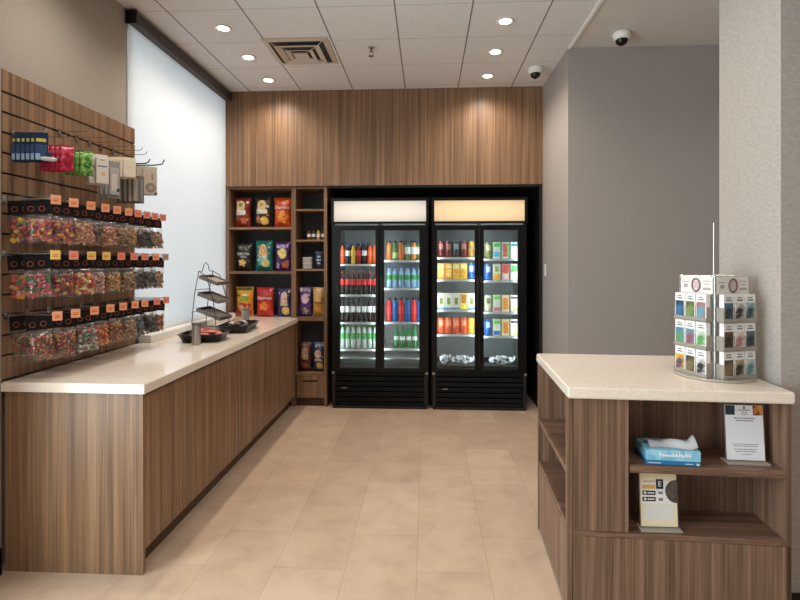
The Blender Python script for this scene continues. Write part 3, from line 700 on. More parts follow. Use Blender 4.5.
gn = (carton, 'whitegreen', ((226, 236, 220), [P('green_head', 0.1, 0.9, 0.5, 0.92, (90, 170, 90))]), 'white carton with green heading')
mixed([ol, gw, rw, wb], XR2, ZR2[0]+0.0045, 3, 'top', 'cans and cartons behind the last door, top')
mixed([bl, wo, pr, gn], XR2, ZR2[1]+0.0045, 3, 'second', 'cans and cartons behind the last door, second')
wd = (can, 'whitedark', (((220, 216, 200), (190, 186, 150)), 0.168, 0.039, (110, 110, 80)), 'cream can')
gr_ = (carton, 'greenpink', ((224, 234, 206), [P('green_head', 0.08, 0.92, 0.72, 0.95, (100, 180, 80)), P('pink_pack', 0.05, 0.95, 0.04, 0.26, (214, 106, 130))]), 'pale carton with pink foot')
ft = (carton, 'fruitcarton', ((240, 226, 170), [P('fruit_print', 0.15, 0.9, 0.15, 0.85, (220, 130, 60))]), 'cream carton with orange fruit picture')
wbo = (carton, 'whitemixed', ((232, 236, 236), [P('dark_head', 0.05, 0.95, 0.78, 0.93, (90, 60, 80)), P('orange_foot', 0.3, 0.95, 0.05, 0.25, (240, 170, 90))]), 'white carton with dark heading')
mixed([wd, gr_, ft, wbo], XR2, ZR2[2]+0.0045, 3, 'third', 'cans and cartons behind the last door, third')
gb2 = (carton, 'greenblue', ((222, 234, 206), [P('green_head', 0.08, 0.92, 0.72, 0.95, (100, 180, 80)), P('blue_pack', 0.05, 0.95, 0.06, 0.3, (50, 110, 200))]), 'pale carton with blue foot')
mixed([bl, gb2, ft, wbo], XR2, ZR2[3]+0.0045, 3, 'fourth', 'cans and cartons behind the last door, fourth')

def wrap_bag(x, y, z, L_, label):
    """crumpled silvery plastic wrapped bundle"""
    t = thing('ice_pack', label, 'bag', (x, y, z), 0, 'wrapped white packs on the cooler floor')
    rnd = random.Random(int(x*1000)); bm = bmesh.new(); nu, nv = 18, 12; rings = []
    for i in range(nu+1):
        u = i/nu; k = (math.sin(PI*min(max(u, 0.02), 0.98)))**0.35
        ring = []
        for j in range(nv):
            a = 2*PI*j/nv; rr = (0.78+0.44*rnd.random())*k
            ring.append(bm.verts.new(((u-0.5)*L_, 0.055*rr*math.cos(a), 0.045+0.045*rr*math.sin(a))))
        rings.append(ring)
    for a, b in zip(rings, rings[1:]):
        for j in range(nv): bm.faces.new((a[j], a[(j+1) % nv], b[(j+1) % nv], b[j]))
    bm.faces.new(rings[0][::-1]); bm.faces.new(rings[-1])
    obj('wrapped_contents', bm, noise_mat('silver_pack', [(0.38, (60, 62, 66)), (0.5, (206, 210, 214)), (0.7, (244, 246, 248))], (18, 18, 26), 0.25, 3, coords='Object'), t)
    obj('gathered_end', tube(bmesh.new(), [(L_*0.49, 0, 0.05), (L_*0.54, -0.01, 0.066), (L_*0.57, -0.012, 0.09)], [0.02, 0.008, 0.016], 8), mat('silver_film', (220, 222, 226), 0.25), t)
ZF = 0.379
wrap_bag(cx2-0.345, YD, ZF+0.06, 0.10, 'small crumpled white pack on the amber lit cooler floor, first door')
wrap_bag(cx2-0.165, YD, ZF+0.055, 0.23, 'large crumpled white pack on the amber lit cooler floor, first door')
wrap_bag(cx2+0.24, YD, ZF+0.055, 0.25, 'crumpled white pack on the amber lit cooler floor, second door')
for xa, xb in ((-h2+0.04, -0.026), (0.026, h2-0.04)):
    obj('wire_rack', B(*([(xa+(xb-xa)*k/16-0.002, xa+(xb-xa)*k/16+0.002, 0.10, 0.60, ZF+0.046, ZF+0.05) for k in range(17)] + [(xa, xb, 0.10, 0.106, ZF+0.001, ZF+0.046), (xa, xb, 0.58, 0.586, ZF+0.001, ZF+0.046)])), BLACKM, c2)

# ------------------------------------------------------------------ candy pegs
XW = -2.0495
def hook(label, group, y, z, tip, tagc=None, tagrot=math.radians(52)):
    t = thing('peg_hook', label, 'hook', (XW, y, z), 0, group)
    d = tip-XW
    obj('wire_arm', T([(0.004, 0, 0.022), (d-0.02, 0, 0.022), (d-0.004, 0, 0.028), (d, 0, 0.042)], r=0.0022, seg=6), CHROME, t)
    obj('back_clip', B((0.0005, 0.006, -0.012, 0.012, 0.0, 0.036)), CHROME, t)
    if tagc:
        obj('tag_arm', T([(0.004, 0.006, 0.034), (d+0.006, 0.006, 0.034)], r=0.0016, seg=5), CHROME, t)
        tg = obj('price_tag', bevelled(B((-0.021, 0.021, -0.001, 0.001, -0.022, 0.022)), 0.0004, 1), tagc, t, loc=(d+0.010, 0.006, 0.016), rot=(0, 0, tagrot))
        obj('tag_print', B((-0.013, 0.013, -0.0016, -0.0011, 0.002, 0.005), (-0.012, 0.010, -0.0016, -0.0011, -0.008, -0.003)), mat('tag_print', (196, 84, 40), 0.6), tg)
    return t

TAGP = mat('peach_tag', (238, 160, 116), 0.6); TAGY = mat('yellow_tag', (236, 196, 104), 0.6); TAGK = mat('salmon_tag', (228, 138, 112), 0.6); TAGG = mat('grey_tag', (180, 160, 150), 0.6)
RING = mat('orange_ring_print', (168, 76, 42), 0.5); RINGD = mat('red_ring_print', (150, 44, 34), 0.5)
def candy_bag(key, m, w=0.118, h=0.205, dp=0.05):
    t = thing('candy_bag', '', 'candy bag')
    hd = obj('header_card', B((-w/2+0.002, w/2-0.002, -0.0025, 0.0025, -0.062, 0.008)), mat('black_header_card', (14, 12, 12), 0.7, spec=0.2), t)
    bm = bmesh.new()
    for cx in (-0.028, 0.016):
        tube(bm, [(cx+0.012*math.cos(a), -0.0032, -0.034+0.012*math.sin(a)) for a in [2*PI*k/16 for k in range(16)]], 0.0014, 4, closed=True)
    obj('ring_logo', bm, RING, hd)
    H = h-0.062
    cols, sz, elong = m
    rnd = random.Random(sum(map(ord, key))); bm = bmesh.new(); pts = []; tries = 0
    while tries < 2600 and len(pts) < 130:
        tries += 1
        u, v = rnd.uniform(0.07, 0.93), rnd.uniform(0.04, 0.74)
        q = bag_front(u, v, w*0.94, H, dp*0.86); d = -q.y
        p = Vector((q.x, rnd.choice((-1, -1, 1, 0))*max(0, d-sz*0.8), q.z))
        if p.x > w*0.5-sz or p.x < -w*0.5+sz: continue
        if all((p-o_).length > sz*1.45 for o_ in pts): pts.append(p)
    for p in pts:
        k = sz*rnd.uniform(0.9, 1.3)
        M = Matrix.Translation(p+Vector((0, 0, -h+0.006))) @ Matrix.Rotation(rnd.uniform(0, PI), 4, Vector((rnd.uniform(-1, 1), rnd.uniform(-1, 1), rnd.uniform(-1, 1))).normalized()) @ Matrix.Diagonal((k*elong, k, k*0.8, 1))
        r_ = bmesh.ops.create_icosphere(bm, subdivisions=1, radius=1.0, matrix=M)
        mi = rnd.randrange(len(cols))
        for f in {f for v_ in r_['verts'] for f in v_.link_faces}: f.material_index = mi
    sw = obj('sweets', bm, [mat('sweet_%d_%d_%d' % c, tuple(int(q*0.86) for q in c), 0.4) for c in cols], t, smooth=True, kind='stuff')
    bm = moved(bag_bm(w, H+0.004, dp, 8, 10), 0, 0, -h)
    obj('bag_film', bm, FILM, t, smooth=True)
    return t
CM = {
 'multi': ([(206, 40, 44), (232, 120, 40), (240, 196, 60), (90, 140, 60), (110, 60, 110), (226, 90, 90)], 0.0125, 1.1),
 'gum': ([(200, 50, 60), (214, 90, 110), (236, 180, 70), (150, 60, 120), (60, 90, 70), (240, 130, 80)], 0.0091, 1.15),
 'rings': ([(232, 110, 50), (214, 70, 60), (240, 170, 70), (80, 130, 70), (236, 150, 130)], 0.0130, 1.2),
 'pinkgreen': ([(206, 60, 90), (196, 70, 70), (60, 120, 60), (226, 130, 140)], 0.0095, 1.15),
 'berry': ([(170, 40, 60), (110, 36, 70), (200, 70, 60), (230, 180, 70), (50, 80, 60)], 0.0095, 1.15),
 'ropes': ([(236, 206, 150), (226, 110, 80), (240, 190, 120), (206, 60, 60)], 0.0111, 2.20),
 'peach': ([(230, 170, 130), (240, 200, 150), (214, 130, 100), (226, 150, 130)], 0.0083, 1.80),
 'pink': ([(214, 170, 160), (200, 140, 136), (232, 206, 190), (190, 120, 120)], 0.0089, 1.30),
 'olive': ([(112, 96, 50), (150, 80, 60), (80, 86, 50), (170, 130, 90)], 0.0081, 1.15),
 'tan': ([(176, 136, 90), (140, 100, 66), (206, 170, 120), (120, 90, 50)], 0.0076, 1.30),
 'gold': ([(230, 180, 96), (214, 150, 70), (240, 206, 140), (190, 120, 60)], 0.0081, 1.15),
 'dark': ([(66, 58, 54), (96, 86, 80), (140, 132, 126), (40, 36, 34)], 0.0093, 1.15),
 'grey': ([(130, 126, 122), (90, 86, 84), (160, 156, 150), (60, 56, 56)], 0.0093, 1.15),
 'nuts': ([(150, 100, 62), (200, 160, 116), (110, 70, 42), (226, 196, 156)], 0.0096, 1.40),
 'small': ([(150, 50, 40), (90, 120, 60), (200, 90, 60), (110, 50, 50), (180, 150, 80)], 0.0071, 1.15),
 'reds': ([(190, 60, 56), (150, 44, 50), (214, 120, 80), (220, 160, 100), (100, 110, 60)], 0.0076, 1.15),
 'wrapped': ([(206, 204, 196), (70, 130, 80), (226, 222, 214), (160, 170, 150), (190, 90, 80)], 0.0100, 1.15),
 'orange': ([(236, 140, 40), (226, 100, 30), (240, 180, 60), (200, 60, 36)], 0.0089, 1.15),
 'amber': ([(190, 110, 46), (150, 80, 40), (214, 150, 70), (120, 60, 36)], 0.0083, 1.15),
 'blueblack': ([(46, 50, 66), (70, 80, 100), (120, 124, 130), (30, 30, 36)], 0.0105, 1.15),
 'roast': ([(200, 116, 50), (226, 150, 80), (160, 84, 40), (120, 60, 34)], 0.0089, 1.30),
}
WORDS = {'multi': 'multicolour gumdrops', 'gum': 'bright mixed gummies', 'rings': 'orange gummy rings', 'pinkgreen': 'pink and green gummies', 'berry': 'red berry gummies',
 'ropes': 'cream and red sour ropes', 'peach': 'peach coloured sticks', 'pink': 'pale pink sweets', 'olive': 'brown green sweets', 'tan': 'tan nuts', 'gold': 'golden crunchy pieces',
 'dark': 'dark sweets', 'grey': 'grey wrapped sweets', 'nuts': 'mixed brown nuts', 'small': 'small green and red sweets', 'reds': 'reddish mixed sweets', 'wrapped': 'white and green wrapped sweets',
 'orange': 'orange sweets', 'amber': 'amber sweets', 'blueblack': 'dark blue sweets', 'roast': 'orange roasted nuts'}
ROWS = [
 ('upper', 1.785, [2.366, 2.491, 2.624, 2.746, 2.855, 2.968, 3.068, 3.169, 3.264, 3.366],
  ['multi', 'gum', 'peach', 'olive', 'peach', 'tan', 'gold', 'dark', 'grey', 'nuts'], [TAGP, TAGP, TAGP, TAGP, TAGP, TAGP, TAGK, TAGK, TAGK, TAGK]),
 ('middle', 1.518, [2.363, 2.491, 2.628, 2.755, 2.894, 3.025, 3.146, 3.277, 3.400],
  ['rings', 'berry', 'ropes', 'pink', 'gold', 'tan', 'dark', 'grey', 'nuts'], [TAGY, TAGK, TAGY, TAGY, TAGK, TAGK, TAGK, TAGP, TAGG]),
 ('lower', 1.222, [2.376, 2.505, 2.653, 2.791, 2.913, 3.036, 3.145, 3.290, 3.410],
  ['small', 'reds', 'wrapped', 'orange', 'amber', 'tan', 'blueblack', 'dark', 'roast'], [TAGP, TAGP, TAGP, TAGP, TAGP, TAGP, TAGP, TAGK, TAGK]),
]
TAGW = {'peach_tag': 'peach', 'yellow_tag': 'yellow', 'salmon_tag': 'salmon', 'grey_tag': 'greyish'}
for rname, z, ys, kinds, tags in ROWS:
    for i, (y, kd, tg) in enumerate(zip(ys, kinds, tags)):
        hook('wire peg hook with %s price tag, %s from the near end of %s candy row' % (TAGW[tg.name], ORD[i], rname), '%s candy row hooks' % rname, y, z, -1.80, tg)
        if i == 0:
            spots = [(-1.985, y+0.03, 30, kd), (-1.895, y+0.02, 42, {'multi': 'gum', 'rings': 'pinkgreen', 'small': 'reds'}[kd])]
            nm = ['behind', 'in front']
        else:
            spots = [(-1.925, y, 60, kd), (-1.845, y, 60, kd)]; nm = ['behind', 'in front']
        for (x, yy, deg, k2), pos in zip(spots, nm):
            wd = 0.114 if i < 3 else 0.100
            b = place(lambda key, m: candy_bag(key, m, wd, h=0.215 if kd in ('small', 'reds', 'wrapped') else 0.205), 'bag_%s_%d' % (k2, i < 3), (CM[k2],), x, yy, z+0.008,
                      'clear bag of %s, %s peg of %s row, %s' % (WORDS[k2], ORD[i], rname, pos), '%s row of candy bags' % rname)
            b.rotation_euler = (-0.10-0.02*((i*5) % 4), 0.05*((i*3) % 5-2)*0.9, math.radians(deg+((i*7) % 5-2)*3))

# upper row of carded goods
def pack(key, w, h, d, base, parts, peg=True):
    t = thing('carded_pack', '', 'pack')
    obj('card', B((-w/2, w/2, -0.0012, 0.0012, -h, 0.012)), base, t)
    for nm, x0, x1, z0, z1, dd, m in parts:
        bm = B((x0*w-w/2, x1*w-w/2, -d*dd-0.0014, -0.0013, -h+z0*h, -h+z1*h))
        if dd > 0.4: bevelled(bm, min(0.004, d*dd*0.4))
        obj(nm, bm, m, t)
    return t
NAVY = mat('navy_card', (20, 44, 78), 0.55, spec=0.3); BLUEL = mat('pale_blue_blister', (150, 180, 206), 0.3); YGR = mat('yellow_print', (206, 196, 90), 0.5)
def put(key, args, x, y, z, deg, label, group):
    t = place(pack, key, args, x, y, z, label, group); t.rotation_euler = (0, 0, math.radians(deg)); return t
hook('wire peg hook holding the blue carded packs', 'top row hooks', 2.42, 2.12, -1.87)
for k in range(6):
    put('bluepack', (0.058, 0.135, 0.008, NAVY, [('blue_box', 0.08, 0.92, 0.05, 0.62, 1.0, mat('mid_blue_box', (26, 66, 108), 0.5)), ('white_corner', 0.1, 0.45, 0.06, 0.30, 1.3, BLUEL), ('yellow_print', 0.15, 0.85, 0.74, 0.86, 0.2, YGR)]),
        -2.036+0.0245*k, 2.435, 2.132, 34, 'blue carded pack, %s from the board on the first top peg' % ORD[k], 'blue carded packs')
t = thing('curved_package', 'pale curved blister hanging beneath the blue carded packs', 'package', (-1.878, 2.44, 2.012), math.radians(40))
obj('blister', lathe(bmesh.new(), [(0, -0.036), (0.008, -0.032), (0.011, -0.016), (0.011, 0.016), (0.008, 0.032), (0, 0.036)], 12), mat('pale_blister', (196, 196, 190), 0.3), t, rot=(0, PI/2, 0), smooth=True)
obj('hang_card', B((-0.012, 0.012, -0.001, 0.001, 0.0112, 0.03)), NAVY, t)
HY = [2.60, 2.74, 2.88, 2.995, 3.105, 3.225, 3.35]
HT = [-1.87, -1.87, -1.87, -1.86, -1.86, -1.85, -1.89]
hn = ['red foil packs', 'green foil packs', 'boxed white packs', 'tall grey packs', 'cream packs', 'grey striped packs', 'square white packs']
for k, (y, n_) in enumerate(zip(HY, hn)):
    hook('wire peg hook holding the %s, top peg row' % n_, 'top row hooks', y, 2.205 if k else 2.14, HT[k])
def foil(key, m, w=0.07, h=0.13):
    t = thing('foil_pack', '', 'pack')
    obj('foil_bag', moved(bag_bm(w, h, 0.018, 8, 10), 0, 0, -h+0.008), m, t, smooth=True)
    obj('hang_strip', B((-w/2+0.004, w/2-0.004, -0.002, 0.002, -0.006, 0.014)), m, t)
    return t
REDF = noise_mat('red_foil', [(0.38, (150, 14, 40)), (0.55, (206, 36, 76)), (0.72, (236, 160, 176))], (30, 30, 30), 0.25, 3, coords='Object')
GRNF = noise_mat('green_foil', [(0.38, (50, 100, 40)), (0.52, (110, 180, 84)), (0.68, (214, 206, 130))], (34, 34, 34), 0.25, 3, coords='Object')
for k in range(5):
    t = place(foil, 'redfoil', (REDF,), -2.005+0.026*k, HY[0]-0.005, 2.100, 'shiny red foil pack, %s from the board beside the blue packs' % ORD[k], 'red foil packs'); t.rotation_euler = (0, 0, math.radians(50))
for k in range(4):
    t = place(foil, 'greenfoil', (GRNF,), -1.985+0.028*k, HY[1]+0.01, 2.105, 'green and white foil pack, %s from the board beside the red packs' % ORD[k], 'green foil packs'); t.rotation_euler = (0, 0, math.radians(52))
WB = mat('white_pack_card', (224, 214, 206), 0.5); TAN = mat('beige_pack_card', (206, 194, 176), 0.5); PEA = mat('peach_print', (226, 176, 140), 0.6); GRY = mat('grey_blister_card', (150, 148, 144), 0.4); DKG = mat('dark_striped_card', (110, 102, 92), 0.5)
NV = mat('navy_print', (50, 60, 90), 0.6)
for k in range(2):
    put('whitepack', (0.072, 0.165, 0.03, WB, [('box_front', 0.05, 0.95, 0.02, 0.93, 1.0, WB), ('navy_line', 0.3, 0.7, 0.83, 0.87, 1.03, NV), ('name_line', 0.12, 0.88, 0.60, 0.66, 1.03, NV), ('peach_patch', 0.4, 0.75, 0.3, 0.46, 1.03, PEA)]),
        -1.945+0.045*k, HY[2], 2.115, 48, 'white boxed pack with peach print, %s' % ('behind, near the board' if k == 0 else 'in front at the peg tip'), 'white boxed packs')
for k in range(3):
    put('greypack', (0.068, 0.21, 0.016, GRY, [('blister', 0.12, 0.88, 0.08, 0.86, 1.0, mat('silver_blister', (176, 172, 164), 0.3)), ('window_print', 0.25, 0.75, 0.2, 0.7, 1.05, mat('taupe_print', (206, 200, 190), 0.5)), ('black_corner', 0.66, 0.9, 0.18, 0.28, 1.1, INK)]),
        -1.95+0.03*k, HY[3]-0.01, 2.095, 45, 'tall grey blister pack, %s from the board beside the white boxes' % ORD[k], 'tall grey packs')
CREAM = mat('cream_pack_card', (232, 220, 196), 0.5)
for k in range(6):
    put('creampack', (0.078, 0.12, 0.014, CREAM, [('front_face', 0.04, 0.96, 0.03, 0.97, 1.0, CREAM), ('gold_line', 0.2, 0.8, 0.55, 0.6, 1.04, mat('gold_print', (206, 176, 110), 0.5))]),
        -1.995+0.022*k, HY[4]+0.03, 2.150, 42, 'cream card pack, %s from the board on the fifth top peg' % ORD[k], 'cream packs')
for k in range(4):
    put('stripepack', (0.075, 0.165, 0.016, DKG, [('blister', 0.1, 0.9, 0.06, 0.92, 1.0, BLISTER), ('pale_stripe', 0.15, 0.42, 0.06, 0.92, 1.03, mat('pale_stripe', (170, 158, 140), 0.5)), ('dark_stripe', 0.55, 0.7, 0.06, 0.92, 1.03, mat('umber_stripe', (80, 66, 54), 0.5))]),
        -1.965+0.032*k, HY[5]-0.02, 2.045, 42, 'grey brown striped pack, %s from the board below the cream packs' % ORD[k], 'striped packs')
t = thing('peg_hook', 'black double peg hook with upturned tips beyond the board edge', 'hook', (XW, 3.375, 2.15), 0, 'top row hooks')
obj('wire_arm', T([(0.003, 0, 0.02), (0.13, 0, 0.02), (0.155, 0, 0.028), (0.168, 0, 0.05)], r=0.0045), BLACK, t)
obj('wire_arm', T([(0.003, 0.07, 0.022), (0.16, 0.07, 0.022), (0.215, 0.07, 0.028), (0.232, 0.07, 0.06)], r=0.0045), BLACK, t)
obj('back_clip', B((0.0005, 0.006, -0.015, 0.085, 0.0, 0.04)), BLACK, t)
for k in range(2):
    put('squarepack', (0.095, 0.185, 0.016, TAN, [('front_face', 0.03, 0.97, 0.02, 0.97, 1.0, TAN), ('small_print', 0.15, 0.4, 0.55, 0.78, 1.03, PEA), ('small_print', 0.55, 0.75, 0.55, 0.80, 1.03, mat('brown_print', (170, 146, 126), 0.6)), ('black_corner', 0.78, 0.97, 0.02, 0.12, 1.05, mat('dark_grey_print', (74, 68, 66), 0.6))]),
        -1.955+0.045*k, 3.42, 2.145, 40, 'beige square pack with round picture, %s' % ('behind its twin' if k == 0 else 'front, beyond the board edge'), 'beige square packs')
for q in [q for q in COL.objects if q.get('group') == 'beige square packs']:
    obj('round_picture', LA([(0, 0), (0.033, 0), (0.033, 0.001), (0, 0.001)], 20), mat('grey_round_print', (146, 134, 120), 0.6), q, loc=(0.004, -0.0182, -0.135), rot=(PI/2, 0, 0))
    obj('round_centre', LA([(0, 0), (0.014, 0), (0.014, 0.0006), (0, 0.0006)], 16), mat('pale_round_print', (186, 176, 160), 0.6), q, loc=(0.004, -0.0194, -0.135), rot=(PI/2, 0, 0))

# ------------------------------------------------------------------ things on the left worktop
def tray(loc, rz, L_, W_, label):
    t = thing('snack_tray', label, 'tray', loc, rz, 'black snack trays')
    h = 0.055; bm = bmesh.new()
    def ring(l, w, c, z): return [bm.verts.new(p) for p in ((-l+c, -w, z), (l-c, -w, z), (l, -w+c, z), (l, w-c, z), (l-c, w, z), (-l+c, w, z), (-l, w-c, z), (-l, -w+c, z))]
    l0, w0 = L_/2-0.025, W_/2-0.025; l1, w1 = L_/2, W_/2
    rs = [ring(l0, w0, 0.03, 0.0), ring(l1, w1, 0.04, h), ring(l1+0.006, w1+0.006, 0.042, h), ring(l1+0.006, w1+0.006, 0.042, h+0.005), ring(l1-0.006, w1-0.006, 0.04, h+0.005), ring(l0-0.004, w0-0.004, 0.03, 0.005)]
    bm.faces.new(rs[0][::-1]); bm.faces.new(rs[-1])
    for a, b in zip(rs, rs[1:]):
        for k in range(8): bm.faces.new((a[k], a[(k+1) % 8], b[(k+1) % 8], b[k]))
    obj('tray_shell', bm, BLACK, t)
    return t
TR1 = (-1.645, 3.70, 0.9205); TR2 = (-1.60, 4.26, 0.9205)
tray(TR1, math.radians(8), 0.31, 0.29, 'black tray of red and pink wrapped sweets beside the near steel shaker')
tray(TR2, math.radians(6), 0.25, 0.46, 'black tray of white and dark packets in front of the wire rack')
def packet(key, m):
    t = thing('candy_packet', '', 'candy'); b = bag_bm(0.075, 0.05, 0.022, 8, 6); obj('wrapper', b, m, t, smooth=True); return t
rnd = random.Random(3)
def heap(loc, rz, L_, W_, n, mats, words, where, group):
    for k in range(n):
        i = k % len(mats)
        lx, ly = rnd.uniform(-L_, L_), rnd.uniform(-W_, W_)
        lay = k*3//n
        p = Matrix.Rotation(rz, 3, 'Z') @ Vector((lx*(1-0.2*lay), ly*(1-0.2*lay), 0.026+0.020*lay))
        t = place(packet, 'packet_'+mats[i].name, (mats[i],), loc[0]+p.x, loc[1]+p.y, loc[2]+p.z, 'small %s candy packet lying in the tray %s' % (words[i], where), group)
        t.rotation_euler = (PI/2+rnd.uniform(-0.25, 0.25), rnd.uniform(-0.2, 0.2), rnd.uniform(0, 2*PI))
heap(TR1, math.radians(8), 0.082, 0.075, 42, [noise_mat('pk_red', [(0.4, (176, 40, 44)), (0.6, (206, 90, 84))], (40, 40, 40), 0.3, 2, coords='Object'), noise_mat('pk_pink', [(0.4, (206, 110, 100)), (0.6, (226, 160, 146))], (40, 40, 40), 0.3, 2, coords='Object'), noise_mat('pk_maroon', [(0.4, (120, 30, 34)), (0.6, (170, 60, 60))], (40, 40, 40), 0.3, 2, coords='Object')], ['red', 'pink', 'maroon'], 'beside the near steel shaker', 'packets in the near tray')
heap(TR2, math.radians(8), 0.045, 0.15, 30, [noise_mat('pk_white', [(0.4, (190, 184, 180)), (0.6, (226, 222, 216))], (40, 40, 40), 0.3, 2, coords='Object'), noise_mat('pk_dark', [(0.4, (40, 36, 36)), (0.6, (96, 90, 88))], (40, 40, 40), 0.3, 2, coords='Object'), noise_mat('pk_brown', [(0.4, (110, 70, 60)), (0.6, (170, 140, 126))], (40, 40, 40), 0.3, 2, coords='Object')], ['white', 'dark', 'brown'], 'in front of the wire rack', 'packets in the far tray')

def steel_cup(loc, r, h, label):
    t = thing('steel_shaker', label, 'shaker', loc, 0, 'steel shakers')
    bm = bmesh.new(); n = 36; prof = [(0.96, 0), (1, 0.004/h), (1, 0.88)]
    rings = [[bm.verts.new((r*f*(1+0.025*(k % 2))*math.cos(2*PI*k/n), r*f*(1+0.025*(k % 2))*math.sin(2*PI*k/n), z*h)) for k in range(n)] for f, z in prof]
    bm.faces.new(rings[0][::-1])
    for a, b in zip(rings, rings[1:]):
        for k in range(n): bm.faces.new((a[k], a[(k+1) % n], b[(k+1) % n], b[k]))
    bm.faces.new(rings[-1])
    obj('ribbed_body', bm, STEEL, t)
    obj('lid', LA([(0, h*0.885), (r*1.03, h*0.885), (r*1.03, h*0.985), (r*0.95, h), (0, h)], 28), mat('dull_steel_lid', (128, 124, 118), 0.4, 0.8), t, smooth=False)
steel_cup((-1.612, 3.49, 0.9205), 0.029, 0.155, 'ribbed steel shaker standing in front of the red candy tray')
steel_cup((-1.735, 4.80, 0.9205), 0.036, 0.135, 'ribbed steel shaker by the far black tray near the chip shelves')

# tiered wire rack
t = thing('wire_rack', 'grey wire display rack with three slanted tiers against the shade', 'rack', (-1.885, 4.36, 0.9205), math.radians(84))
hw, hd = 0.115, 0.115
bm = bmesh.new()
for s in (-1, 1):
    tube(bm, [(s*hw, hd, 0.004), (s*hw, hd*0.75, 0.30), (s*hw, hd*0.4, 0.50)], 0.004, 6)
    tube(bm, [(s*hw, -hd, 0.004), (s*hw, -hd*0.75, 0.26), (s*hw, -hd*0.2, 0.46), (s*hw, hd*0.4, 0.50)], 0.004, 6)
    tube(bm, [(s*hw, -hd, 0.004), (s*hw, hd, 0.004)], 0.004, 6)
tube(bm, [(-hw, hd*0.4, 0.50), (-hw*0.5, hd*0.4, 0.50), (-hw*0.3, hd*0.4, 0.555), (0, hd*0.4, 0.575), (hw*0.3, hd*0.4, 0.555), (hw*0.5, hd*0.4, 0.50), (hw, hd*0.4, 0.50)], 0.004, 6)
tube(bm, [(-hw, hd, 0.15), (hw, hd, 0.15)], 0.0035, 6)
tube(bm, [(-hw, hd*0.7, 0.34), (hw, hd*0.7, 0.34)], 0.0035, 6)
obj('wire_frame', bm, WIRE, t)
for k, z in enumerate((0.13, 0.27, 0.42)):
    sc = 1-0.12*k
    bm = bmesh.new(); box(bm, -hw+0.008, hw-0.008, -hd*sc-0.03, hd*sc-0.03, 0.0, 0.006)
    for yy in (-hd*sc-0.03, hd*sc-0.034): box(bm, -hw+0.008, hw-0.008, yy, yy+0.004, 0.006, 0.03)
    for xx in (-hw+0.008, hw-0.012): box(bm, xx, xx+0.004, -hd*sc-0.026, hd*sc-0.034, 0.006, 0.03)
    rot = Matrix.Rotation(math.radians(20), 3, 'X')
    for v in bm.verts: v.co = rot @ v.co + Vector((0, 0, z))
    tr = obj('tier_tray', bm, mat('pewter_tray', (128, 122, 116), 0.4, 0.6), t)
    bm = bmesh.new()
    for q in range(5):
        xx = -hw+0.03+q*0.05; box(bm, xx, xx+0.035, -hd*sc-0.01, hd*sc-0.06, 0.0065, 0.016)
    for v in bm.verts: v.co = rot @ v.co + Vector((0, 0, z))
    obj('tray_liner', bm, mat('pale_tray_liner', (176, 166, 154), 0.6), tr)

# ------------------------------------------------------------------ island counter, right
IR = math.radians(-2.8); IO = (0.584, 2.155)
def I(lx, ly, z=0): return (IO[0]+lx*math.cos(IR)-ly*math.sin(IR), IO[1]+lx*math.sin(IR)+ly*math.cos(IR), z)
IW, ID, IH = 0.885, 0.79, 0.98
wt = B((0, IW, 0, ID, 0.932, IH)); bmesh.ops.bevel(wt, geom=[e for e in wt.edges], offset=0.006, segments=3, affect='EDGES')
t = tag(obj('worktop', wt, QUARTZ), 'white stone top of the island counter holding the card spinner', 'worktop')
t.location = (*IO, 0); t.rotation_euler = (0, 0, IR)
t = thing('island_cabinet', 'walnut island cabinet with open shelves on its front and side', 'cabinet', (*IO, 0), IR)
x0, x1, y0, y1, zt = 0.003, 0.879, 0.018, 0.775, 0.930
ND, SX = 0.235, 0.252          # niche depth from the front, side niche width
ZB, ZM = 0.377, 0.658          # niche floor, middle shelf top
obj('lower_panel', B((x0+0.022, x1-0.002, y0, y0+0.02, 0.004, ZB-0.024)), WOODR, t)
obj('corner_post', B((x0, x0+0.020, y0, y0+0.035, 0, zt)), WOODR, t)
obj('front_panel', B((x0+0.021, SX-0.002, y0+0.002, y0+0.02, ZB+0.001, zt)), WOODR, t)
obj('niche_floor', B((x0+0.021, x1-0.016, y0, y0+ND, ZB-0.022, ZB)), WOODRH, t)
obj('shelf', B((SX+0.004, x1-0.019, y0+0.004, y0+ND, ZM-0.032, ZM)), WOODRH, t)
obj('niche_back', B((SX+0.004, x1-0.019, y0+ND, y0+ND+0.016, ZB-0.02, zt)), WOODR, t)
obj('niche_side', B((SX-0.012, SX+0.004, y0+0.021, y0+ND+0.016, ZB+0.001, zt)), WOODR, t)
obj('end_panel', B((x1-0.018, x1, y0, y1, 0, zt)), WOODR, t)
obj('back_panel', B((x0+0.002, x1-0.019, y1-0.018, y1, 0, zt)), WOODR, t)
# side niches (facing the aisle)
obj('side_lower_panel', B((x0+0.002, x0+0.020, y0+0.036, y1-0.019, 0.03, ZB-0.012)), WOODR, t)
obj('side_shelf', B((x0+0.004, SX-0.03, y0+0.037, y1-0.037, ZB-0.011, ZB+0.011)), WOODRH, t)
obj('side_shelf', B((x0+0.004, SX-0.03, y0+0.037, y1-0.037, 0.598, 0.624)), WOODRH, t)
obj('side_niche_back', B((SX-0.030, SX-0.014, y0+0.037, y1-0.037, ZB-0.02, zt)), WOODR, t)
obj('side_post', B((x0, x0+0.24, y1-0.036, y1-0.019, 0, zt)), WOODR, t)
obj('floor_strip', B((x0+0.004, x0+0.012, y0+0.036, y1-0.02, 0.0, 0.028)), mat('silver_edge_strip', (150, 140, 130), 0.4, 0.5), t)

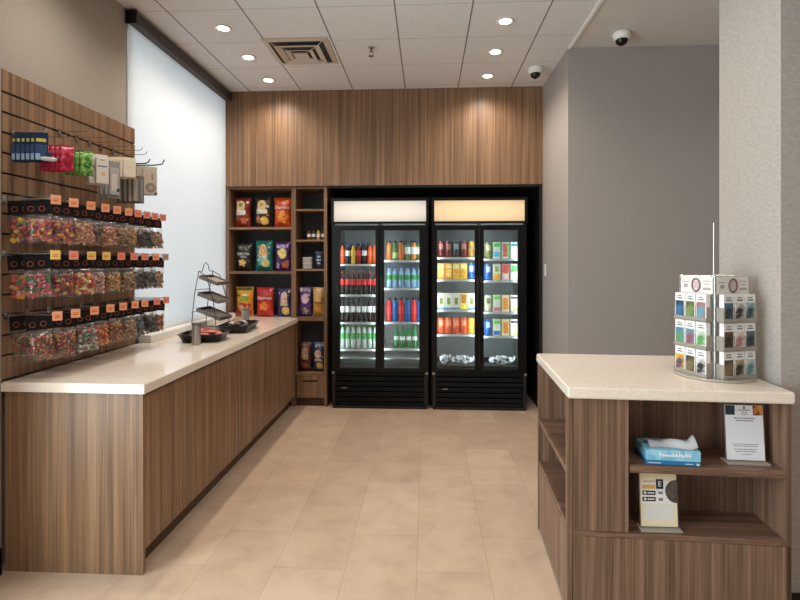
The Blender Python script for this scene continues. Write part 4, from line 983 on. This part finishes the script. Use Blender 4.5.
# tissue box
tx = I(0.435, 0.105, ZM+0.0005)
t = thing('tissue_box', 'pale blue tissue box with white tissue pulled out on the island shelf', 'tissue box', tx, IR-0.03)
TB = mat('sky_blue_card', (120, 184, 214), 0.5)
obj('carton', bevelled(B((-0.106, 0.106, -0.075, 0.075, 0.018, 0.062)), 0.003), noise_mat('sky_blue_print', [(0.4, (112, 178, 210)), (0.6, (150, 204, 226))], (26, 26, 26), 0.5, 3, coords='Object'), t)
obj('carton_base', bevelled(B((-0.106, 0.106, -0.075, 0.075, 0.0, 0.0178)), 0.003), mat('deep_blue_card', (34, 110, 160), 0.5), t)
bm = bmesh.new(); rnd = random.Random(5); X0 = -0.055
for k, hgt in enumerate((0.017, 0.011, 0.012, 0.010, 0.013, 0.016, 0.020, 0.012, 0.019, 0.017)):   # soft white wordmark, too small to read
    x = X0+k*0.0125; box(bm, x, x+0.0035, -0.0765, -0.0757, 0.036, 0.036+hgt); box(bm, x+0.0035, x+0.009, -0.0765, -0.0757, 0.036+0.3*hgt, 0.036+0.3*hgt+0.003); box(bm, x+0.006, x+0.009, -0.0765, -0.0757, 0.036, 0.036+0.75*hgt)
obj('wordmark', bm, mat('white_print', (240, 246, 250), 0.5), t)
obj('base_print', B((-0.10, -0.05, -0.0765, -0.0757, 0.007, 0.011), (0.045, 0.075, -0.0765, -0.0757, 0.007, 0.011), (0.088, 0.100, -0.0765, -0.0757, 0.004, 0.013)), mat('pale_blue_small_print', (170, 206, 226), 0.5), t)
bm = bmesh.new(); G = []
for i in range(15):
    u = i/14; r_ = []
    for j in range(7):
        v = j/6
        x = -0.085+0.20*u; yv = -0.055+0.085*v+0.012*math.sin(6*u); z = 0.065+0.026*math.sin(PI*v)*(0.45+0.55*u)+0.007*math.sin(11*u+3*v)*math.sin(PI*v)
        if i > 11: z += 0.014*(i-11)*(0.4+v*0.6)/2; x -= 0.004*(i-11)
        r_.append(bm.verts.new((x, yv, max(z, 0.0635))))
    G.append(r_)
for a, b in zip(G, G[1:]):
    for j in range(6): bm.faces.new((a[j], a[j+1], b[j+1], b[j]))
r = bmesh.ops.solidify(bm, geom=bm.faces[:], thickness=0.0012)
obj('tissue', bm, mat('white_tissue', (244, 244, 244), 0.8), t, smooth=True)

# sign holders
def sign(loc, rz, W, H, label, lean=math.radians(-5)):
    t = thing('sign_holder', label, 'sign', loc, rz, 'acrylic sign holders')
    obj('acrylic_base', bevelled(B((-W/2-0.008, W/2+0.008, -0.03, 0.035, 0, 0.008)), 0.002), clear_mat('frosted_acrylic', (240, 242, 240), 0.12, 0.1, 0.4, (206, 196, 180)), t)
    p = obj('acrylic_panel', B((-W/2-0.004, W/2+0.004, -0.0015, 0.0015, 0.0, H+0.006)), ACRYL, t, loc=(0, 0, 0.0085), rot=(lean, 0, 0))
    return t, p
def sheet(p, W, H, m, x0, x1, z0, z1, name, lvl=0, parent=None):
    return obj(name, B((x0*W-W/2, x1*W-W/2, -0.0024-0.0005*lvl, -0.0019-0.0005*lvl, 0.004+z0*H, 0.004+z1*H)), m, p)
W, H = 0.150, 0.225
t, p = sign(I(0.745, 0.09, ZM+0.0005), IR, W, H, 'upright white notice in clear holder on the island upper shelf')
SW = mat('notice_paper', (226, 226, 232), 0.6)
sheet(p, W, H, SW, 0, 1, 0, 1, 'notice_sheet')
sheet(p, W, H, mat('night_photo', (30, 52, 66), 0.5), 0.01, 0.26, 0.82, 0.995, 'photo_strip', 1)
sheet(p, W, H, noise_mat('ember_photo', [(0.4, (60, 34, 26)), (0.6, (226, 140, 60))], (40, 40, 40), 0.5, 2, coords='Object'), 0.74, 0.99, 0.82, 0.995, 'photo_strip', 1)
sheet(p, W, H, INK, 0.49, 0.53, 0.93, 0.985, 'logo_mark', 1)
bm = bmesh.new()
rnd = random.Random(11)
for z, a, b, hh in ((0.905, 0.36, 0.66, 0.014), (0.865, 0.44, 0.58, 0.010), (0.825, 0.42, 0.6, 0.010), (0.755, 0.24, 0.78, 0.017), (0.71, 0.3, 0.74, 0.017), (0.285, 0.15, 0.86, 0.009), (0.25, 0.2, 0.82, 0.009), (0.19, 0.2, 0.8, 0.010), (0.15, 0.24, 0.76, 0.010), (0.10, 0.38, 0.64, 0.007)):
    x = a
    while x < b:
        w = rnd.uniform(0.03, 0.09); box(bm, x*W-W/2, min(x+w, b)*W-W/2, -0.0033, -0.0025, 0.004+z*H, 0.004+(z+hh)*H); x += w+0.018
obj('printed_lines', bm, mat('dark_grey_ink', (70, 70, 76), 0.7), p)
W, H = 0.150, 0.232
t, p = sign(I(0.388, 0.06, ZB+0.0005), IR+0.05, W, H, 'cream and gold notice in clear holder on the island lower shelf')
sheet(p, W, H, mat('cream_notice_paper', (226, 214, 180), 0.6), 0, 1, 0, 1, 'notice_sheet')
sheet(p, W, H, mat('white_notice_field', (224, 224, 224), 0.6), 0.04, 0.97, 0.40, 0.80, 'white_field', 1)
sheet(p, W, H, mat('pale_notice_field', (214, 214, 212), 0.6), 0.10, 0.90, 0.12, 0.38, 'pale_field', 1)
sheet(p, W, H, mat('gold_band', (216, 170, 84), 0.6), 0.06, 0.42, 0.66, 0.73, 'gold_band', 2)
sheet(p, W, H, mat('grey_gold_line', (190, 166, 120), 0.6), 0.10, 0.42, 0.78, 0.80, 'gold_line', 2)
sheet(p, W, H, mat('navy_ink', (26, 34, 46), 0.6), 0.44, 0.64, 0.66, 0.83, 'navy_tile', 2)
obj('lettering', moved(text_bm('E', 0.03, 0.0003), 0.04*W, -0.0039, 0.004+0.745*H), mat('white_ink', (236, 236, 236), 0.6), p)
for zz in (0.55, 0.44):
    sheet(p, W, H, INK, 0.06, 0.42, zz, zz+0.075, 'store_button', 2)
    bm = bmesh.new(); box(bm, 0.10*W-W/2, 0.16*W-W/2, -0.0042, -0.0035, 0.004+(zz+0.018)*H, 0.004+(zz+0.058)*H)
    for q in range(4): box(bm, (0.2+0.048*q)*W-W/2, (0.235+0.048*q)*W-W/2, -0.0042, -0.0035, 0.004+(zz+0.026)*H, 0.004+(zz+0.05)*H)
    obj('button_print', bm, mat('white_ink', (236, 236, 236), 0.6), p)
sheet(p, W, H, GREYINK, 0.5, 0.62, 0.57, 0.61, 'small_print', 2); sheet(p, W, H, GREYINK, 0.5, 0.62, 0.45, 0.50, 'small_print', 2)
bm = bmesh.new(); c = bm.verts.new((W/2, -0.0037, 0.004+0.62*H)); vs = []
for k in range(17):
    a = PI/2+PI*k/16; vs.append(bm.verts.new((W/2-0.0005+0.31*W*math.cos(a), -0.0037, 0.004+0.62*H+0.205*H*math.sin(a))))
for a, b in zip(vs, vs[1:]): bm.faces.new((c, a, b))
obj('dark_disc', bm, noise_mat('dark_disc_print', [(0.4, (62, 54, 50)), (0.65, (96, 86, 80))], (40, 40, 40), 0.5, 2, coords='Object'), p)

# ------------------------------------------------------------------ card spinner
SCX, SCY = 1.315, 2.415
SR = math.radians(-27+45)
t = thing('card_spinner', 'clear revolving card rack with tall rod on the island worktop', 'card rack', (SCX, SCY, IH+0.0005), SR)
half = 0.095
obj('turntable', LA([(0, 0), (0.16, 0), (0.163, 0.004), (0.16, 0.010), (0.05, 0.012), (0, 0.012)], 40), mat('smoky_acrylic', (170, 160, 146), 0.2), t, smooth=False)
obj('centre_rod', tube(bmesh.new(), [(0, 0, 0.012), (0, 0, 0.70)], 0.003, 8), STEEL, t)
obj('tower_panel', B((-half, half, -half, -half+0.003, 0.0125, 0.45), (-half, half, half-0.003, half, 0.0125, 0.45), (-half, -half+0.003, -half+0.003, half-0.003, 0.0125, 0.45), (half-0.003, half, -half+0.003, half-0.003, 0.0125, 0.45)), ACRYL, t)
obj('corner_rod', T(*[[(sx*half, sy*half, 0.012), (sx*half, sy*half, 0.455)] for sx in (-1, 1) for sy in (-1, 1)], r=0.0035), CHROME, t)
obj('top_ring', T([(-half, -half, 0.455), (half, -half, 0.455)], [(half, -half, 0.455), (half, half, 0.455)], [(half, half, 0.455), (-half, half, 0.455)], [(-half, half, 0.455), (-half, -half, 0.455)], [(-half, -half, 0.455), (half, half, 0.455)], [(-half, half, 0.455), (half, -half, 0.455)], r=0.003), CHROME, t)
PK = clear_mat('smoky_pocket', (226, 220, 212), 0.08, 0.1, 0.28, (214, 210, 204))
def facept(f, a, out, z):
    """face f 0 = front face (local -y), 1 = local -x; a runs left to right seen from outside"""
    return (a, -half-out, z) if f == 0 else (-half-out, -a, z)
ART = [  # face 1 (left in view) then face 0, per tier
 [[((40, 110, 170), (24, 50, 84)), ((120, 150, 80), (90, 100, 50)), ((80, 160, 190), (200, 90, 80))],
  [((90, 160, 90), (50, 130, 190)), ((150, 80, 90), (90, 150, 180)), ((80, 170, 80), (210, 220, 210))],
  [((110, 70, 90), (240, 190, 30)), ((130, 110, 60), (60, 60, 40)), ((40, 44, 46), (220, 220, 220))]],
 [[((40, 50, 46), (70, 120, 160)), ((40, 40, 40), (210, 210, 206)), ((20, 70, 76), (150, 190, 196))],
  [((40, 32, 26), (120, 80, 40)), ((190, 110, 100), (226, 226, 222)), ((24, 40, 48), (90, 110, 116))],
  [((130, 110, 70), (70, 60, 40)), ((40, 40, 36), (190, 170, 120)), ((70, 130, 140), (190, 206, 210))]]]
DESC = [[['blue skyline', 'green garden', 'red and blue print'], ['green coast', 'town street', 'green leaf'], ['yellow headed purple', 'brown lodge', 'black animal sketch']],
        [['dark lake', 'black branch sketch', 'teal'], ['dark amber', 'pink figure', 'black night'], ['tan stone', 'black and gold', 'teal water']]]
TZ = [0.262, 0.138, 0.016]
def leaflet_stack(f, a, z, art, label):
    rz = SR if f == 0 else SR-PI/2
    lx, ly, lz = facept(f, a, 0.026, z)
    q = Matrix.Rotation(SR, 3, 'Z') @ Vector((lx, ly, lz))
    s = thing('leaflet_stack', label, 'leaflets', (SCX+q.x, SCY+q.y, IH+0.0005+z), 0, 'leaflets in the card spinner', rot=(0, 0, rz))
    w, h = 0.054, 0.116
    obj('leaflet_block', B((-w/2, w/2, -0.011, 0.011, 0, h)), PAPER, s)
    art = tuple(tuple(int(0.72*c_+0.28*(sum(cc)/3)*0.9) for c_ in cc) for cc in art)
    am = noise_mat('art_%d_%d_%d_%d' % (*art[0], art[1][0]), [(0.42, art[0]), (0.6, art[1])], (26, 26, 30), 0.4, 3, coords='Object')
    obj('cover_picture', B((-w/2+0.004, w/2-0.004, -0.0122, -0.0112, 0.012, 0.080)), am, s)
    obj('title_print', B((-w/2+0.012, w/2-0.012, -0.0122, -0.0112, 0.089, 0.094), (-w/2+0.014, w/2-0.016, -0.0122, -0.0112, 0.100, 0.104)), mat('title_ink', (90, 96, 110), 0.6), s)
for f in (1, 0):
    hp = obj('header_card', B((-0.088, 0.088, 0, 0.002, 0, 0.078)), mat('header_paper', (222, 216, 212), 0.6), t, loc=facept(f, 0, 0.004, 0.377), rot=(0, 0, 0 if f == 0 else -PI/2))
    bm = bmesh.new(); tube(bm, [(0.022*math.cos(2*PI*k/20), -0.001, 0.039+0.028*math.sin(2*PI*k/20)) for k in range(20)], 0.004, 5, closed=True)
    obj('oval_logo', bm, mat('plum_print', (110, 80, 84), 0.6), hp)
    obj('oval_fill', moved(LA([(0, 0), (0.018, 0), (0.018, 0.0006), (0, 0.0006)], 16), 0, 0, 0), mat('pale_plum_print', (196, 176, 176), 0.6), hp, loc=(0, -0.0004, 0.039), rot=(PI/2, 0, 0))
    SG = mat('soft_grey_print', (160, 156, 156), 0.6)
    for nm, bx in (('address_print', (-0.078, -0.04, 0.05, 0.054)), ('small_emblem', (-0.07, -0.048, 0.026, 0.042)), ('phone_print', (0.036, 0.078, 0.056, 0.059)), ('website_print', (0.040, 0.076, 0.042, 0.045)), ('grey_patch', (0.038, 0.077, 0.018, 0.028))):
        obj(nm, B((bx[0], bx[1], -0.0008, -0.0001, bx[2], bx[3])), SG, hp)
    for ti, z in enumerate(TZ):
        bm = bmesh.new()
        def fb(a0, a1, o0, o1, z0, z1):
            p0, p1 = facept(f, a0, o0, z0), facept(f, a1, o1, z1)
            box(bm, min(p0[0], p1[0]), max(p0[0], p1[0]), min(p0[1], p1[1]), max(p0[1], p1[1]), z0, z1)
        fb(-0.09, 0.09, 0.001, 0.042, z-0.006, z-0.001)
        fb(-0.09, 0.09, 0.039, 0.042, z-0.0009, z+0.012)
        for a in (-0.09, -0.0305, 0.0285, 0.088): fb(a, a+0.002, 0.001, 0.0389, z-0.0009, z+0.06)
        obj('card_pocket', bm, PK, t)
        for ci in range(3):
            leaflet_stack(f, (-0.059, 0.0, 0.059)[ci], z, ART[1-f][ti][ci], '%s leaflet stack, %s tier, %s pocket of the spinner %s side' % (DESC[1-f][ti][ci], ['top', 'middle', 'bottom'][ti], ['first', 'second', 'third'][ci], 'aisle' if f == 1 else 'pillar'))

# ------------------------------------------------------------------ ceiling fittings and wall bits
def downlight(x, y, label, power=36):
    t = thing('recessed_downlight', label, 'ceiling light', (x, y, ZC-0.0005), 0, 'recessed ceiling downlights')
    obj('trim_ring', LA([(0.042, -0.0005), (0.062, -0.0005), (0.066, -0.004), (0.062, -0.008), (0.044, -0.004)], 28), WHITE, t, smooth=True)
    obj('lamp_lens', LA([(0, -0.003), (0.0435, -0.003), (0.0435, -0.0006), (0, -0.0006)], 24), mat('glowing_lens', (255, 240, 215), 0.5, emit=(255, 236, 205), estr=14.0), t)
    la = bpy.data.lights.new('downlight_lamp', 'SPOT'); la.energy = power; la.spot_size = math.radians(150); la.spot_blend = 0.9; la.color = (1.0, 0.88, 0.76); la.shadow_soft_size = 0.045
    lo = bpy.data.objects.new('downlight_lamp', la); COL.objects.link(lo); lo.parent = t; lo.location = (0, 0, -0.012)
for x, side in ((-1.54, 'over the candy counter'), (0.575, 'over the aisle')):
    for y, w in ((3.783, 'third row from the bulkhead'), (4.33, 'second row from the bulkhead'), (4.885, 'nearest the bulkhead')):
        downlight(x, y, 'round warm ceiling downlight %s, %s' % (side, w))
for x, y, e in ((-1.54, 2.6, 36), (0.575, 2.6, 36), (-1.0, 1.0, 40), (0.9, 1.0, 40), (2.4, 2.9, 30), (-0.5, -1.2, 40), (1.5, -1.2, 40)):  # unseen lamps: downlight rows continued, plus added fill at the right
    la = bpy.data.lights.new('unseen_fill_lamp', 'SPOT'); la.energy = e; la.spot_size = math.radians(150); la.spot_blend = 0.9; la.color = (1.0, 0.91, 0.82); la.shadow_soft_size = 0.05
    lo = bpy.data.objects.new('unseen_fill_lamp', la); COL.objects.link(lo); lo.location = (x, y, ZC-0.012)

t = thing('air_diffuser', 'square stepped air diffuser set in the ceiling grid', 'air vent', (-1.05, 4.235, ZC-0.0005))
def sq(bm, a0, a1, z0, z1):
    """sloped square ring from half size a0 at z0 to a1 at z1"""
    R0 = [bm.verts.new((sx*a0, sy*a0, z0)) for sx, sy in ((-1, -1), (1, -1), (1, 1), (-1, 1))]
    R1 = [bm.verts.new((sx*a1, sy*a1, z1)) for sx, sy in ((-1, -1), (1, -1), (1, 1), (-1, 1))]
    R2 = [bm.verts.new((sx*a1, sy*a1, z1+0.004)) for sx, sy in ((-1, -1), (1, -1), (1, 1), (-1, 1))]
    R3 = [bm.verts.new((sx*a0, sy*a0, z0+0.004)) for sx, sy in ((-1, -1), (1, -1), (1, 1), (-1, 1))]
    for A, Bq in ((R0, R1), (R1, R2), (R2, R3), (R3, R0)):
        for k in range(4): bm.faces.new((A[k], A[(k+1) % 4], Bq[(k+1) % 4], Bq[k]))
    return bm
obj('backing', B((-0.24, 0.24, -0.24, 0.24, -0.002, -0.0005)), mat('grey_duct', (84, 78, 72), 0.7), t)
obj('outer_frame', sq(bmesh.new(), 0.265, 0.222, -0.006, -0.014), DIFF, t)
obj('cone_ring', sq(bmesh.new(), 0.185, 0.135, -0.034, -0.022), DIFF, t)
obj('cone_ring', sq(bmesh.new(), 0.115, 0.080, -0.042, -0.030), DIFF, t)
obj('centre_plate', bevelled(B((-0.06, 0.06, -0.06, 0.06, -0.044, -0.036)), 0.002), DIFF, t)
for sx in (-1, 1):
    for sy in (-1, 1): obj('hanger', T([(sx*0.05, sy*0.05, -0.036), (sx*0.17, sy*0.17, -0.026), (sx*0.225, sy*0.225, -0.009)], r=0.003), DIFF, t)

t = thing('fire_sprinkler', 'small brass pendant sprinkler head hanging from the ceiling grid', 'sprinkler', (-0.46, 4.19, ZC-0.0005))
obj('escutcheon', LA([(0, -0.0005), (0.026, -0.0005), (0.022, -0.006), (0.012, -0.012), (0, -0.012)], 20), mat('aged_brass', (150, 140, 128), 0.35, 0.8), t, smooth=True)
obj('sprinkler_body', LA([(0, -0.0125), (0.011, -0.0125), (0.011, -0.035), (0.006, -0.04), (0, -0.04)], 12), mat('aged_brass', rough=0.3), t)
obj('yoke', T([(-0.010, 0, -0.032), (-0.017, 0, -0.052), (-0.004, 0, -0.07)], [(0.010, 0, -0.032), (0.017, 0, -0.052), (0.004, 0, -0.07)], r=0.003), mat('aged_brass', rough=0.3), t)
obj('deflector', LA([(0, -0.070), (0.022, -0.070), (0.022, -0.073), (0, -0.073)], 14), mat('aged_brass', rough=0.3), t)

def dome_cam(x, y, label, s=1.0):
    t = thing('dome_camera', label, 'security camera', (x, y, ZC-0.0005), 0, 'dome cameras on the ceiling')
    obj('mount', LA([(0, -0.0005), (0.062*s, -0.0005), (0.066*s, -0.012*s), (0.064*s, -0.042*s), (0.052*s, -0.055*s), (0, -0.056*s)], 28), WHITE, t, smooth=True)
    d = obj('dome', LA([(0.045*s, -0.0565*s), (0.044*s, -0.072*s), (0.034*s, -0.088*s), (0.018*s, -0.097*s), (0, -0.10*s)], 24), mat('smoked_dome', (10, 10, 12), 0.12), t, smooth=True)
    obj('lens', LA([(0, -0.090*s), (0.012*s, -0.0905*s), (0.012*s, -0.101*s), (0, -0.103*s)], 14), mat('camera_lens', (44, 44, 52), 0.1), d)
dome_cam(1.50, 4.02, 'white dome camera with dark lens on the drywall ceiling beyond the trim')
dome_cam(0.985, 4.70, 'white dome camera with dark lens on the tile ceiling near the bulkhead')
t = thing('wall_switch', 'small white switch plate on the wall beside the coolers', 'switch', (1.165, 5.09, 1.42))
obj('plate', bevelled(B((-0.006, -0.0005, -0.036, 0.036, -0.058, 0.058)), 0.002), WHITE, t)
obj('rocker', B((-0.009, -0.0062, -0.016, 0.016, -0.032, 0.032)), mat('ivory_rocker', (214, 208, 198), 0.4), t)

# ------------------------------------------------------------------ daylight and added window fill
def area(name, loc, rot, sx, sy, e, col):
    la = bpy.data.lights.new(name, 'AREA'); la.shape = 'RECTANGLE'; la.size = sx; la.size_y = sy; la.energy = e; la.color = col
    lo = bpy.data.objects.new(name, la); COL.objects.link(lo); lo.location = loc; lo.rotation_euler = rot
area('daylight_side', (LW-0.9, 4.34, 2.05), (0, -PI/2, 0), 4.0, 4.6, 78, (0.94, 0.97, 1.0))
area('added_window_fill', (LW-0.5, 0.35, 1.55), (0, -PI/2, 0), 2.6, 3.1, 200, (0.95, 0.98, 1.0))  # added fill lamp outside the unseen window
w = bpy.data.worlds.new('overcast_sky'); scene.world = w; w.use_nodes = True
bg = w.node_tree.nodes['Background']; bg.inputs[0].default_value = (0.80, 0.88, 1.0, 1); bg.inputs[1].default_value = 0.7

# ------------------------------------------------------------------ camera
cd = bpy.data.cameras.new('camera'); cam = bpy.data.objects.new('camera', cd); COL.objects.link(cam)
cam.location = (0, 0, 1.5); cam.rotation_euler = (PI/2, 0, math.atan(27/510))
cd.sensor_width = 36; cd.lens = 510/800*36; cd.shift_y = -38/800; cd.clip_start = 0.05
scene.camera = cam
scene.view_settings.view_transform = 'Standard'; scene.view_settings.look = 'None'
scene.view_settings.exposure = 0.33; scene.view_settings.gamma = 1.0
